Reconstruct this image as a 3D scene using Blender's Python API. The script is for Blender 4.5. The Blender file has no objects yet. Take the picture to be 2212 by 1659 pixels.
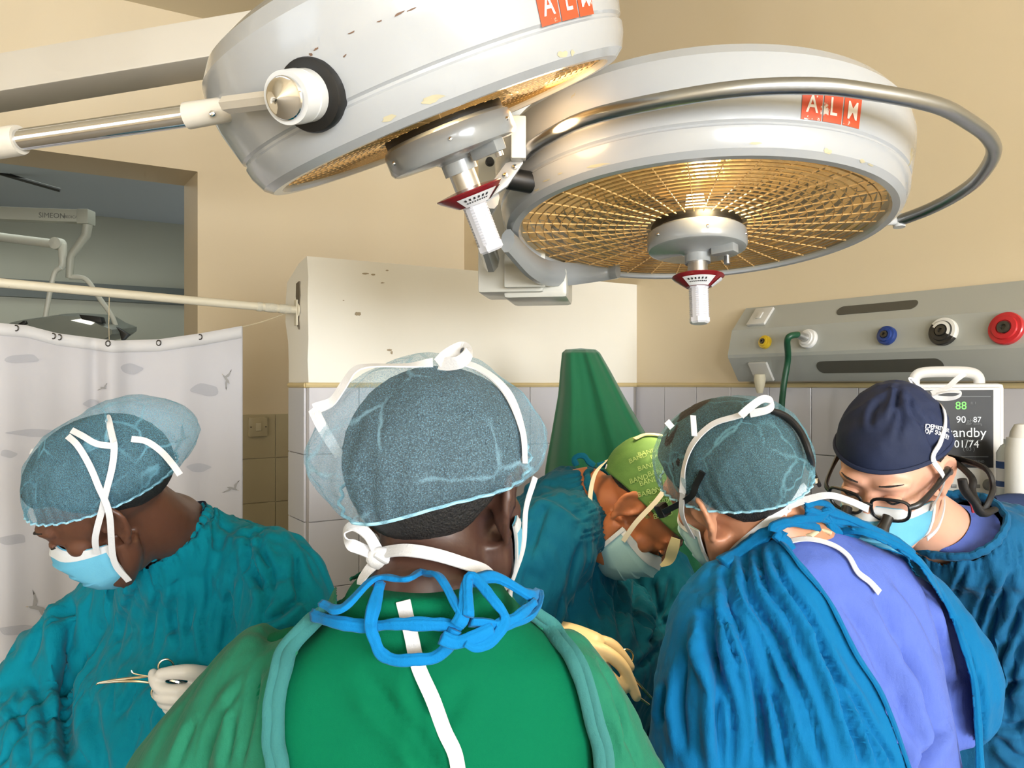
import bpy, bmesh, math, random
import numpy as np
from mathutils import Vector, Matrix
from mathutils.bvhtree import BVHTree

random.seed(7)
SC = bpy.context.scene
COL = SC.collection

# ------------------------------------------------------------------ camera
F = 1750.0            # focal length in pixels of the 2212 x 1659 frame
CAMZ = 1.7
cam_d = bpy.data.cameras.new('camera')
cam_d.sensor_fit = 'HORIZONTAL'
cam_d.sensor_width = 36.0
cam_d.lens = 36.0 * F / 2212.0
cam_d.clip_start = 0.02
cam = bpy.data.objects.new('camera', cam_d)
cam.location = (0, 0, CAMZ)
cam.rotation_euler = (math.pi / 2, 0, 0)
COL.objects.link(cam)
SC.camera = cam

# ------------------------------------------------------------------ view, world
SC.view_settings.view_transform = 'Standard'
SC.view_settings.look = 'None'
SC.view_settings.gamma = 1.0
SC.view_settings.use_curve_mapping = False
SC.view_settings.exposure = 0.0
world = bpy.data.worlds.new('world')
SC.world = world
world.use_nodes = True
bg = world.node_tree.nodes['Background']
bg.inputs[0].default_value = (0.80, 0.90, 1.0, 1)
bg.inputs[1].default_value = 1.6

SC.cycles.max_bounces = 6
SC.cycles.diffuse_bounces = 3
SC.cycles.glossy_bounces = 3
SC.cycles.transparent_max_bounces = 10
SC.cycles.caustics_reflective = False
SC.cycles.caustics_refractive = False
SC.cycles.sample_clamp_indirect = 4.0
SC.cycles.use_adaptive_sampling = True
SC.cycles.adaptive_threshold = 0.06
SC.cycles.adaptive_min_samples = 12

# room axes: eu runs along the far wall, ev points out through it; FC is the far right corner of the room
EU = np.array((.8437, .5368, 0.0)); EV = np.array((-.5368, .8437, 0.0)); FC = np.array((-.2565, 4.354, 0.0))
def room(u, v, z):
    return FC + EU * u + EV * v + np.array((0, 0, z))
CEIL = 3.34

def area_light(name, pos, target, sx, sy, power, color, spread=math.pi):
    d = bpy.data.lights.new(name, 'AREA')
    d.shape = 'RECTANGLE'; d.size = sx; d.size_y = sy; d.energy = power; d.color = color; d.spread = spread
    o = bpy.data.objects.new(name, d)
    o.location = pos
    o.rotation_euler = (Vector(target) - Vector(pos)).to_track_quat('-Z', 'Y').to_euler()
    COL.objects.link(o)
    return o
# daylight through the windows of the rear wall (behind the camera) and of the left wall
WIN = [(-2.9, -0.3, 0.8, 2.9), (-5.1, -3.4, 0.8, 2.9)]
VR = -8.5; UL = -5.4
for i, (u0, u1, z0, z1) in enumerate(WIN):
    um = (u0 + u1) / 2; zm = (z0 + z1) / 2
    area_light('window_daylight', room(um, VR - .28, zm + .25), room(um, VR + 3, zm - .35), (u1 - u0) * .98, (z1 - z0) * .98, (500, 230)[i], (0.95, 0.98, 1.0))
area_light('window_daylight', room(UL - .28, -3.4, 2.0), room(UL + 3, -3.4, 1.6), 1.5, 1.5, 14, (0.96, 0.98, 1.0))

# ------------------------------------------------------------------ helpers
def lin(c):
    r = []
    for x in c[:3]:
        x = x / 255.0
        r.append(x / 12.92 if x <= .04045 else ((x + .055) / 1.055) ** 2.4)
    return (r[0], r[1], r[2], 1.0)

MATS = {}
def mat(name, rgb, rough=.6, metal=0.0, bump=None, var=None, spots=None, sheen=0.0, coat=0.0, sss=0.0, emis=None, stretch=None, weave=None, ridged=False, spec=None):
    """procedural material. bump=(scale,strength,dist); var=(scale,rgb2,amount); spots=(scale,rgb,threshold)"""
    if name in MATS: return MATS[name]
    m = bpy.data.materials.new(name); m.use_nodes = True
    nt = m.node_tree; N = nt.nodes; L = nt.links
    b = N['Principled BSDF']
    b.inputs['Base Color'].default_value = lin(rgb)
    b.inputs['Roughness'].default_value = rough
    b.inputs['Metallic'].default_value = metal
    if spec is not None: b.inputs['Specular IOR Level'].default_value = spec
    if sheen:
        b.inputs['Sheen Weight'].default_value = sheen
        b.inputs['Sheen Roughness'].default_value = .4
    if coat:
        b.inputs['Coat Weight'].default_value = coat; b.inputs['Coat Roughness'].default_value = .12
    if sss:
        b.inputs['Subsurface Weight'].default_value = sss
        b.inputs['Subsurface Radius'].default_value = (.012, .005, .003)
        b.inputs['Subsurface Scale'].default_value = 1.0
    if emis:
        b.inputs['Emission Color'].default_value = lin(emis[0]); b.inputs['Emission Strength'].default_value = emis[1]
    tc = N.new('ShaderNodeTexCoord')
    src = tc.outputs['Object']
    if stretch:
        mp = N.new('ShaderNodeMapping'); mp.inputs['Scale'].default_value = stretch
        L.new(src, mp.inputs[0]); src = mp.outputs[0]
    col = None
    if var:
        n = N.new('ShaderNodeTexNoise'); n.inputs['Scale'].default_value = var[0]; n.inputs['Detail'].default_value = 5
        L.new(src, n.inputs['Vector'])
        r = N.new('ShaderNodeValToRGB')
        r.color_ramp.elements[0].position = .35; r.color_ramp.elements[1].position = .65 + .2 * (1 - var[2])
        r.color_ramp.elements[0].color = lin(rgb); r.color_ramp.elements[1].color = lin(var[1])
        L.new(n.outputs['Fac'], r.inputs[0]); col = r.outputs[0]
    if spots:
        n = N.new('ShaderNodeTexNoise'); n.inputs['Scale'].default_value = spots[0]; n.inputs['Detail'].default_value = 8
        n.inputs['Roughness'].default_value = .7
        L.new(tc.outputs['Object'], n.inputs['Vector'])
        r = N.new('ShaderNodeValToRGB'); r.color_ramp.elements[0].position = spots[2]; r.color_ramp.elements[1].position = spots[2] + .02
        L.new(n.outputs['Fac'], r.inputs[0])
        mx = N.new('ShaderNodeMix'); mx.data_type = 'RGBA'
        L.new(r.outputs[0], mx.inputs['Factor'])
        if col: L.new(col, mx.inputs['A'])
        else: mx.inputs['A'].default_value = lin(rgb)
        mx.inputs['B'].default_value = lin(spots[1]); col = mx.outputs['Result']
    if col: L.new(col, b.inputs['Base Color'])
    if bump:
        n = N.new('ShaderNodeTexNoise'); n.inputs['Scale'].default_value = bump[0]; n.inputs['Detail'].default_value = 6
        if ridged: n.noise_type = 'RIDGED_MULTIFRACTAL'; n.normalize = True; n.inputs['Detail'].default_value = 3; n.inputs['Roughness'].default_value = .4; n.inputs['Distortion'].default_value = .4
        L.new(src, n.inputs['Vector'])
        bp = N.new('ShaderNodeBump'); bp.inputs['Strength'].default_value = bump[1]; bp.inputs['Distance'].default_value = bump[2]
        L.new(n.outputs['Fac'], bp.inputs['Height'])
        last = bp
        if weave:
            w = N.new('ShaderNodeTexNoise'); w.inputs['Scale'].default_value = weave[0]; w.inputs['Detail'].default_value = 2
            L.new(tc.outputs['Object'], w.inputs['Vector'])
            b2 = N.new('ShaderNodeBump'); b2.inputs['Strength'].default_value = weave[1]; b2.inputs['Distance'].default_value = .001
            L.new(w.outputs['Fac'], b2.inputs['Height']); L.new(bp.outputs[0], b2.inputs['Normal']); last = b2
        L.new(last.outputs[0], b.inputs['Normal'])
    MATS[name] = m
    return m

def px(x, y, d):
    """the world point that a pixel of the photograph shows at depth d"""
    return np.array(((x - 1106.0) / F * d, d, CAMZ - (y - 829.5) / F * d))
def unit(v):
    v = np.asarray(v, float); return v / np.linalg.norm(v)

class M:
    def __init__(s): s.v = []; s.f = []
    def add(s, v, f):
        o = len(s.v)
        s.v.extend([tuple(map(float, p)) for p in v]); s.f.extend([tuple(int(i) + o for i in q) for q in f]); return s
    def tf(s, mtx):
        A = np.array(s.v); m = np.array(mtx); A = A @ m[:3, :3].T + m[:3, 3]; s.v = [tuple(p) for p in A]; return s
    def mesh(s, name):
        me = bpy.data.meshes.new(name); me.from_pydata(s.v, [], s.f); me.validate(); me.update(); return me

def link(name, me, material=None, parent=None, smooth=True, angle=None):
    o = bpy.data.objects.new(name, me); COL.objects.link(o)
    if material is not None and not me.materials: me.materials.append(material)
    if smooth and len(me.polygons):
        me.polygons.foreach_set('use_smooth', np.ones(len(me.polygons), bool))
        if angle is not None:
            try: me.set_sharp_from_angle(angle=math.radians(angle))
            except Exception: pass
    if parent is not None: o.parent = parent
    return o
def obj(name, m, material, parent=None, smooth=True, angle=40, origin=None, bevel=0):
    me = m.mesh(name)
    bm = bmesh.new(); bm.from_mesh(me)
    if bevel: bmesh.ops.bevel(bm, geom=[e for e in bm.edges if len(e.link_faces) == 2 and e.calc_face_angle() > .6], offset=bevel, segments=2, affect='EDGES', profile=.6)
    bmesh.ops.recalc_face_normals(bm, faces=bm.faces); bm.to_mesh(me); bm.free()
    o = link(name, me, material, None, smooth, angle)
    if origin is not None:
        me.transform(Matrix.Translation(-Vector(origin))); o.location = origin
    if parent is not None:
        o.parent = parent
        if parent.type == 'EMPTY' or True:
            bpy.context.view_layer.update() if False else None
            o.matrix_parent_inverse = PINV.get(parent.name, Matrix.Identity(4))
    return o
PINV = {}
def empty(name, loc, label=None, cat=None, group=None):
    o = bpy.data.objects.new(name, None); COL.objects.link(o); o.location = loc
    o.empty_display_size = .05
    PINV[o.name] = Matrix.Translation(-Vector(loc))
    if label: tag(o, label, cat, group)
    return o
def tag(o, label=None, cat=None, group=None, kind=None):
    if label: o['label'] = label
    if cat: o['category'] = cat
    if group: o['group'] = group
    if kind: o['kind'] = kind
    return o
def struct(name, m, material, label, cat=None, parent=None, **k):
    o = obj(name, m, material, parent, **k)
    if parent is None:
        o['kind'] = 'structure'; o['label'] = label; o['category'] = cat or name.split('_')[0]
    return o

BOXF = [(0, 3, 2, 1), (4, 5, 6, 7), (0, 1, 5, 4), (1, 2, 6, 5), (2, 3, 7, 6), (3, 0, 4, 7)]
def box(m, c, ax, ay, az):
    """box with centre c and half axes"""
    c, ax, ay, az = (np.asarray(a, float) for a in (c, ax, ay, az))
    v = [c + sx * ax + sy * ay + sz * az for sz in (-1, 1) for sx, sy in ((-1, -1), (1, -1), (1, 1), (-1, 1))]
    return m.add(v, BOXF)
def rbox(m, u0, u1, v0, v1, z0, z1):
    return box(m, room((u0 + u1) / 2, (v0 + v1) / 2, (z0 + z1) / 2), EU * (u1 - u0) / 2, EV * (v1 - v0) / 2, (0, 0, (z1 - z0) / 2))
def frame_of(d, hint=(0, 0, 1)):
    d = unit(d); h = np.asarray(hint, float)
    if abs(d @ unit(h)) > .97: h = np.array((1., 0, 0)) if abs(d[0]) < .9 else np.array((0, 1., 0))
    a = unit(np.cross(h, d)); b = np.cross(d, a); return d, a, b
def spline(P, n=8, closed=False):
    P = np.asarray(P, float)
    if len(P) < 3 and not closed:
        t = np.linspace(0, 1, n + 1)[:, None]; return P[0] * (1 - t) + P[-1] * t
    if closed: Q = np.vstack([P[-1], P, P[0], P[1]])
    else: Q = np.vstack([2 * P[0] - P[1], P, 2 * P[-1] - P[-2]])
    out = []
    for i in range(1, len(Q) - 2):
        p0, p1, p2, p3 = Q[i - 1], Q[i], Q[i + 1], Q[i + 2]
        for t in np.linspace(0, 1, n, endpoint=False):
            out.append(.5 * (2 * p1 + (p2 - p0) * t + (2 * p0 - 5 * p1 + 4 * p2 - p3) * t * t + (3 * p1 - p0 - 3 * p2 + p3) * t ** 3))
    if not closed: out.append(Q[-2])
    return np.array(out)
def tube(m, P, r, seg=12, sm=0, cap=True, flat=1.0, hint=(0, 0, 1), closed=False):
    """tube through points P; r scalar or per point; flat squashes the second axis"""
    P = np.asarray(P, float); r = np.full(len(P), r, float) if np.isscalar(r) else np.asarray(r, float)
    if sm:
        R4 = spline(np.column_stack([P, r]), sm, closed); P, r = R4[:, :3], np.maximum(R4[:, 3], 1e-4)
    n = len(P); T = np.zeros_like(P)
    if closed: T = np.roll(P, -1, 0) - np.roll(P, 1, 0)
    else:
        T[1:-1] = P[2:] - P[:-2]; T[0] = P[1] - P[0]; T[-1] = P[-1] - P[-2]
    d, a, b = frame_of(T[0], hint); V = []
    for i in range(n):
        t = unit(T[i]); a = unit(a - t * (a @ t)); b = np.cross(t, a)
        for k in range(seg):
            th = 2 * math.pi * k / seg; V.append(P[i] + r[i] * (math.cos(th) * a + flat * math.sin(th) * b))
    Fc = []
    for i in range(n if closed else n - 1):
        j = (i + 1) % n
        for k in range(seg):
            k2 = (k + 1) % seg; Fc.append((i * seg + k, i * seg + k2, j * seg + k2, j * seg + k))
    if cap and not closed:
        V.append(P[0]); V.append(P[-1])
        for k in range(seg):
            Fc.append((n * seg, (k + 1) % seg, k)); Fc.append((n * seg + 1, (n - 1) * seg + k, (n - 1) * seg + (k + 1) % seg))
    return m.add(V, Fc)
def ribbon(m, P, w, nrm, th=.0012, sm=6, twist=None):
    """flat strip of width w through P; nrm: one normal or one per point"""
    P = np.asarray(P, float); n0 = len(P)
    nrm = np.asarray(nrm, float)
    if nrm.ndim == 1: nrm = np.tile(nrm, (n0, 1))
    w = np.full(n0, w, float) if np.isscalar(w) else np.asarray(w, float)
    A = spline(np.column_stack([P, nrm, w]), sm) if n0 > 2 else spline(np.column_stack([P, nrm, w]), sm * 2)
    P, nrm, w = A[:, :3], A[:, 3:6], A[:, 6]; n = len(P)
    T = np.gradient(P, axis=0); V = []
    for i in range(n):
        t = unit(T[i]); s = unit(np.cross(t, nrm[i])); k = np.cross(s, t)
        for a, b in ((-1, -1), (1, -1), (1, 1), (-1, 1)): V.append(P[i] + s * a * w[i] / 2 + k * b * th / 2)
    Fc = [(0, 1, 2, 3), tuple(4 * (n - 1) + k for k in (3, 2, 1, 0))]
    for i in range(n - 1):
        for k in range(4): Fc.append((4 * i + k, 4 * i + 4 + k, 4 * i + 4 + (k + 1) % 4, 4 * i + (k + 1) % 4))
    return m.add(V, Fc)
def lathe(m, prof, c, ax, seg=48, hint=(0, 1, 0), a0=0.0, a1=2 * math.pi):
    """prof: (radius, along axis) pairs turned about the axis ax through c"""
    d, a, b = frame_of(ax, hint); c = np.asarray(c, float); V = []; Fc = []; full = abs(a1 - a0 - 2 * math.pi) < 1e-6
    ns = seg if full else seg + 1
    for (r, h) in prof:
        for k in range(ns):
            t = a0 + (a1 - a0) * k / seg; V.append(c + d * h + max(r, 1e-5) * (math.cos(t) * a + math.sin(t) * b))
    for i in range(len(prof) - 1):
        for k in range(seg):
            k2 = (k + 1) % ns; Fc.append((i * ns + k, i * ns + k2, (i + 1) * ns + k2, (i + 1) * ns + k))
    return m.add(V, Fc)
def ball(m, c, r, seg=20, rot=None):
    r = np.full(3, r, float) if np.isscalar(r) else np.asarray(r, float); V = []; Fc = []
    n = seg // 2
    V.append((0, 0, -1))
    for i in range(1, n):
        p = -math.pi / 2 + math.pi * i / n
        for k in range(seg):
            t = 2 * math.pi * k / seg; V.append((math.cos(p) * math.cos(t), math.cos(p) * math.sin(t), math.sin(p)))
    V.append((0, 0, 1)); V = np.array(V) * r
    if rot is not None: V = V @ np.asarray(rot).T
    V = V + np.asarray(c, float); last = len(V) - 1
    for k in range(seg):
        k2 = (k + 1) % seg
        Fc.append((0, 1 + k2, 1 + k)); Fc.append((last, 1 + (n - 2) * seg + k, 1 + (n - 2) * seg + k2))
        for i in range(n - 2): Fc.append((1 + i * seg + k, 1 + i * seg + k2, 1 + (i + 1) * seg + k2, 1 + (i + 1) * seg + k))
    return m.add(V, Fc)
def loft(m, rings, cap=True):
    n = len(rings[0]); V = np.vstack(rings); Fc = []
    for i in range(len(rings) - 1):
        for k in range(n):
            k2 = (k + 1) % n; Fc.append((i * n + k, i * n + k2, (i + 1) * n + k2, (i + 1) * n + k))
    V = list(V)
    if cap:
        V.append(np.mean(rings[0], 0)); V.append(np.mean(rings[-1], 0)); q = len(V)
        for k in range(n):
            k2 = (k + 1) % n; Fc.append((q - 2, k2, k)); Fc.append((q - 1, (len(rings) - 1) * n + k, (len(rings) - 1) * n + k2))
    return m.add(V, Fc)
def prism(m, outline, d, thick):
    """extrude a planar outline (3-D points) by thick along d"""
    P = np.asarray(outline, float); n = len(P); Q = P + unit(d) * thick
    return m.add(list(P) + list(Q), [tuple(range(n))[::-1], tuple(range(n, 2 * n))] + [(k, (k + 1) % n, n + (k + 1) % n, n + k) for k in range(n)])
def slot_outline(c, a, b, w, h, n=8):
    """stadium shape: half length w along a, half height h along b"""
    c, a, b = (np.asarray(q, float) for q in (c, a, b)); out = []
    for s in (1, -1):
        for t in np.linspace(-math.pi / 2, math.pi / 2, n): out.append(c + s * (a * (w - h + h * math.cos(t)) + b * h * math.sin(t)))
    return out
_TXT = {}
def text_mesh(s, size=1.0, bold=0.0):
    """flat letters as (verts, faces) in the xy plane, centred"""
    if (s, bold) not in _TXT:
        cu = bpy.data.curves.new('lettering', 'FONT'); cu.body = s; cu.align_x = 'CENTER'; cu.align_y = 'CENTER'; cu.offset = bold; cu.resolution_u = 3
        o = bpy.data.objects.new('lettering', cu); COL.objects.link(o)
        dg = bpy.context.evaluated_depsgraph_get(); dg.update()
        me = o.evaluated_get(dg).to_mesh()
        _TXT[(s, bold)] = ([tuple(v.co) for v in me.vertices], [tuple(p.vertices) for p in me.polygons])
        o.evaluated_get(dg).to_mesh_clear(); bpy.data.objects.remove(o); bpy.data.curves.remove(cu)
    v, f = _TXT[(s, bold)]
    return np.array(v) * size, f
def text_on(m, s, size, c, a, b, off=0, bold=0.0):
    """letters lying in the plane through c spanned by a (writing direction) and b (up)"""
    v, f = text_mesh(s, size, bold); c, a, b = np.asarray(c, float), unit(a), unit(b); n = np.cross(a, b)
    return m.add(c + v[:, :1] * a + v[:, 1:2] * b + n * off, f)

# --- smooth noise on arrays of points
_rng = np.random.default_rng(11)
_PERM = np.concatenate([_rng.permutation(256)] * 3)
_GR = _rng.normal(size=(256, 3)); _GR /= np.linalg.norm(_GR, axis=1)[:, None]
def noise(P):
    P = np.asarray(P, float); I = np.floor(P).astype(int); fr = P - I; u = fr * fr * fr * (fr * (fr * 6 - 15) + 10); I &= 255
    def g(dx, dy, dz):
        h = _PERM[_PERM[_PERM[(I[:, 0] + dx) & 255] + ((I[:, 1] + dy) & 255)] + ((I[:, 2] + dz) & 255)]
        return (_GR[h] * (fr - np.array((dx, dy, dz)))).sum(1)
    x, y, z = u.T
    def l(a, b, t): return a + (b - a) * t
    return l(l(l(g(0, 0, 0), g(1, 0, 0), x), l(g(0, 1, 0), g(1, 1, 0), x), y), l(l(g(0, 0, 1), g(1, 0, 1), x), l(g(0, 1, 1), g(1, 1, 1), x), y), z)
def fuse(m, voxel, it=3, lam=.5):
    """one continuous skin around all the pieces of m; returns a mesh"""
    me = m.mesh('skin'); o = bpy.data.objects.new('skin', me); COL.objects.link(o)
    bm = bmesh.new(); bm.from_mesh(me); bmesh.ops.recalc_face_normals(bm, faces=bm.faces); bm.to_mesh(me); bm.free()
    md = o.modifiers.new('r', 'REMESH'); md.mode = 'VOXEL'; md.voxel_size = voxel
    dg = bpy.context.evaluated_depsgraph_get(); dg.update()
    r = bpy.data.meshes.new_from_object(o.evaluated_get(dg)); bpy.data.objects.remove(o); bpy.data.meshes.remove(me)
    relax(r, it, lam); return r
def vco(me):
    a = np.empty(len(me.vertices) * 3); me.vertices.foreach_get('co', a); return a.reshape(-1, 3)
def vset(me, A):
    me.vertices.foreach_set('co', np.ascontiguousarray(A, dtype=np.float64).ravel()); me.update()
def vnor(me):
    a = np.empty(len(me.vertices) * 3, np.float32); me.vertex_normals.foreach_get('vector', a); return a.reshape(-1, 3).astype(float)
def relax(me, it=3, lam=.5):
    e = np.empty(len(me.edges) * 2, np.int32); me.edges.foreach_get('vertices', e); e = e.reshape(-1, 2); A = vco(me); n = len(A)
    deg = np.bincount(e.ravel(), minlength=n).astype(float)[:, None]
    for _ in range(it):
        S = np.stack([np.bincount(e[:, 0], A[e[:, 1], k], n) + np.bincount(e[:, 1], A[e[:, 0], k], n) for k in range(3)], 1)
        A = A + lam * (S / np.maximum(deg, 1) - A)
    vset(me, A)
def bvh_of(me):
    return BVHTree.FromPolygons([tuple(p) for p in vco(me)], [tuple(p.vertices) for p in me.polygons])
def on_surface(bvh, x, y, off=.004, fallback=None):
    """the point of a surface that the pixel shows, lifted off it a little; and its normal"""
    d = unit(px(x, y, 1.0) - np.array((0, 0, CAMZ)))
    h = bvh.ray_cast(Vector((0, 0, CAMZ)), Vector(d))
    if h[0] is None:
        if fallback is None: return None, None
        h = bvh.find_nearest(Vector(px(x, y, fallback)))
    n = np.array(h[1]); n = n if n @ d < 0 else -n
    return np.array(h[0]) + n * off, n
# ================================================================== the room
WALLC = (226, 209, 178)
m_wall = mat('wall_paint', WALLC, .55, bump=(60, .12, .002), var=(1.2, (224, 206, 172), .6))
m_part = mat('partition_paint', (240, 236, 225), .5, bump=(50, .15, .002), var=(1.5, (236, 230, 216), .6), spots=(5, (150, 135, 110), .735))
m_ceil = mat('ceiling_paint', (226, 214, 188), .7, bump=(40, .1, .002))
m_floor = mat('floor_terrazzo', (140, 132, 120), .35, var=(90, (170, 160, 145), .5))
m_grout = mat('tile_grout', (158, 152, 146), .8)
m_tile = mat('glazed_tile', (204, 202, 207), .16, coat=.3, var=(2.0, (198, 195, 199), .5))
m_tile_old = mat('glazed_tile_yellowed', (196, 184, 150), .3, var=(2.0, (185, 172, 140), .5))
m_seal = mat('tile_sealant', (206, 186, 138), .7, bump=(90, .4, .002))
m_other = mat('next_room_paint', (176, 176, 158), .6)
m_dark = mat('dark_matt', (110, 100, 84), .8)

PT = -1.392            # v of the partition face that looks at the camera
DOOR_U = -1.362        # right jamb of the opening in the far wall
LINT = 2.65
# floor and ceiling
m = M(); rbox(m, UL - .3, .3, VR - .3, 5.0, -.1, 0); struct('floor', m, m_floor, 'grey speckled operating room floor', smooth=False)
m = M(); rbox(m, UL - .3, .3, VR - .3, .32, CEIL, CEIL + .1); struct('ceiling', m, m_ceil, 'beige painted ceiling above the lamps', smooth=False)
# far wall with the opening to the next room on its left
wf = M(); rbox(wf, DOOR_U, 0, 0, .31, 0, CEIL); rbox(wf, -3.9, DOOR_U, 0, .31, LINT, CEIL); rbox(wf, UL, -3.9, 0, .31, 0, CEIL)
wall_far = struct('wall_far', wf, m_wall, 'beige painted far wall with a wide opening', smooth=False)
# right wall
wr = M(); rbox(wr, 0, .3, VR, .31, 0, CEIL)
wall_right = struct('wall_right', wr, m_wall, 'beige right wall above white tiles', smooth=False)
# rear wall with two windows, left wall with one (behind and beside the camera)
def wall_with_holes(axis, a0, a1, holes, pos, th):
    w = M()
    def seg(p0, p1, z0, z1):
        if axis == 'u': rbox(w, p0, p1, min(pos, pos + th), max(pos, pos + th), z0, z1)
        else: rbox(w, min(pos, pos + th), max(pos, pos + th), p0, p1, z0, z1)
    cur = a0
    for (h0, h1, z0, z1) in sorted(holes):
        seg(cur, h0, 0, CEIL); seg(h0, h1, 0, z0); seg(h0, h1, z1, CEIL); cur = h1
    seg(cur, a1, 0, CEIL)
    return w
struct('wall_rear', wall_with_holes('u', UL - .3, .3, WIN, VR, -.25), m_wall, 'beige rear wall with two windows behind the camera', smooth=False)
struct('wall_left', wall_with_holes('v', VR, .31, [(-4.2, -2.6, 1.1, 2.7)], UL, -.25), m_wall, 'beige left wall with a window', smooth=False)
m_wframe = mat('window_frame_paint', (235, 235, 232), .4)
m_wglass = bpy.data.materials.new('window_glass'); m_wglass.use_nodes = True
_nt = m_wglass.node_tree; _nt.nodes.remove(_nt.nodes['Principled BSDF'])
_t = _nt.nodes.new('ShaderNodeBsdfTransparent'); _g = _nt.nodes.new('ShaderNodeBsdfGlossy'); _g.inputs['Roughness'].default_value = .02
_x = _nt.nodes.new('ShaderNodeMixShader'); _x.inputs[0].default_value = .06
_nt.links.new(_t.outputs[0], _x.inputs[1]); _nt.links.new(_g.outputs[0], _x.inputs[2]); _nt.links.new(_x.outputs[0], _nt.nodes['Material Output'].inputs[0])
def window(n, axis, p0, p1, z0, z1, pos):
    fr = M(); w = .03
    def seg(mm, a, b, c, d, t=.025):
        if axis == 'u': rbox(mm, a, b, pos - .12 - t, pos - .12 + t, c, d)
        else: rbox(mm, pos - .12 - t, pos - .12 + t, a, b, c, d)
    seg(fr, p0, p0 + w, z0, z1); seg(fr, p1 - w, p1, z0, z1); seg(fr, p0, p1, z0, z0 + w); seg(fr, p0, p1, z1 - w, z1)
    seg(fr, (p0 + p1) / 2 - w / 2, (p0 + p1) / 2 + w / 2, z0, z1)
    o = struct('window_%d' % n, fr, m_wframe, ('white framed window behind the camera on the right', 'white framed window behind the camera on the left', 'white framed window in the left wall')[n - 1], 'window', smooth=False)
    for a, b in ((p0 + w, (p0 + p1) / 2 - w / 2), ((p0 + p1) / 2 + w / 2, p1 - w)):
        g = M(); seg(g, a, b, z0 + w, z1 - w, .003); obj('pane', g, m_wglass, o, smooth=False)
for i, h in enumerate(WIN): window(i + 1, 'u', *h, VR)
window(3, 'v', -4.2, -2.6, 1.1, 2.7, UL)
# the low partition, a bit ragged at its free end
pl = px(663, 553, 2.47); PU0 = float((pl - FC) @ EU); PV0 = float((pl - FC) @ EV)
PTOP = 2.09; PTH = .175
rp = M()
zs = np.linspace(0, PTOP, 34); rngp = np.random.default_rng(3)
edge = .002 + .004 * rngp.random(34); edge[-1] = .0; edge2 = np.where((zs > 1.82) & (zs < 2.06), .012 * np.sin((zs - 1.82) / .24 * math.pi) , 0) + .003 * rngp.random(34)
rings = []
for z, e, e2 in zip(zs, edge, edge2):
    tt = min(1.0, max(0., (z - PTOP + .02) / .02))
    rings.append([room(PU0 + e, PV0, z), room(-.0005, PV0, z), room(-.0005, PV0 + PTH, z), room(PU0 - e2 + .028 * tt, PV0 + PTH - .01 * tt, z)])
loft(rp, [np.array(r) for r in rings])
wall_partition = struct('wall_partition', rp, m_part, 'cream painted low partition wall with chipped free end', 'partition', angle=30)
# cavity at the curtain pipe's fixing, drawn as a flat dark plate
m = M(); pc = room(PU0 + .001, PV0 + .075, 1.945)
cav = [pc + EV * a + np.array((0, 0, b)) for a, b in ((-.012, .075), (.016, .07), (.02, .02), (.012, -.05), (-.006, -.075), (-.014, -.02), (-.02, .03))]
prism(m, [q - EU * .006 for q in cav], EU, .012); struct('hole_plate', m, m_dark, '', parent=wall_partition)
# tiles, each its own piece
TW, TH_, TZ = .162, .206, 1.69
tile_m = M(); box(tile_m, (0, 0, 0), (TW / 2 - .0011, 0, 0), (0, .004, 0), (0, 0, TH_ / 2 - .0011))
tme = tile_m.mesh('tile'); _b = bmesh.new(); _b.from_mesh(tme); bmesh.ops.bevel(_b, geom=list(_b.edges), offset=.0015, segments=1, affect='EDGES'); _b.to_mesh(tme); _b.free(); tme.materials.append(m_tile)
tme2 = tme.copy(); tme2.materials.clear(); tme2.materials.append(m_tile_old)
rt = random.Random(5)
def tiles(parent, origin, along, normal, n_cols, n_rows, ztop, mesh, scale0=1.0):
    along, normal = unit(along), unit(normal)
    for c in range(n_cols):
        for r in range(n_rows):
            p = np.asarray(origin, float) + along * (TW * (c + .5)) + normal * (.0035 + rt.uniform(-.0006, .0006)); z = ztop - TH_ * (r + .5)
            o = bpy.data.objects.new('tile', mesh); COL.objects.link(o)
            mt = Matrix(((along[0], normal[0], 0, p[0]), (along[1], normal[1], 0, p[1]), (0, 0, 1, z), (0, 0, 0, 1)))
            o.matrix_world = mt @ Matrix.Rotation(rt.uniform(-.004, .004), 4, 'X') @ Matrix.Rotation(rt.uniform(-.004, .004), 4, 'Z'); o.parent = parent
NPC = int(-PU0 / TW)
tiles(wall_partition, room(PU0 + .004, PV0, 0), EU, -EV, NPC, 6, TZ, tme)
tiles(wall_partition, room(PU0, PV0 + TW + .004, 0), -EV, -EU, 1, 6, TZ, tme)
tiles(wall_right, room(0, PV0 - .001, 0), -EV, -EU, 15, 5, TZ, tme)
tiles(wall_far, room(-1.34, 0, 0), EU, -EV, 5, 4, 1.56, tme2)
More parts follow.
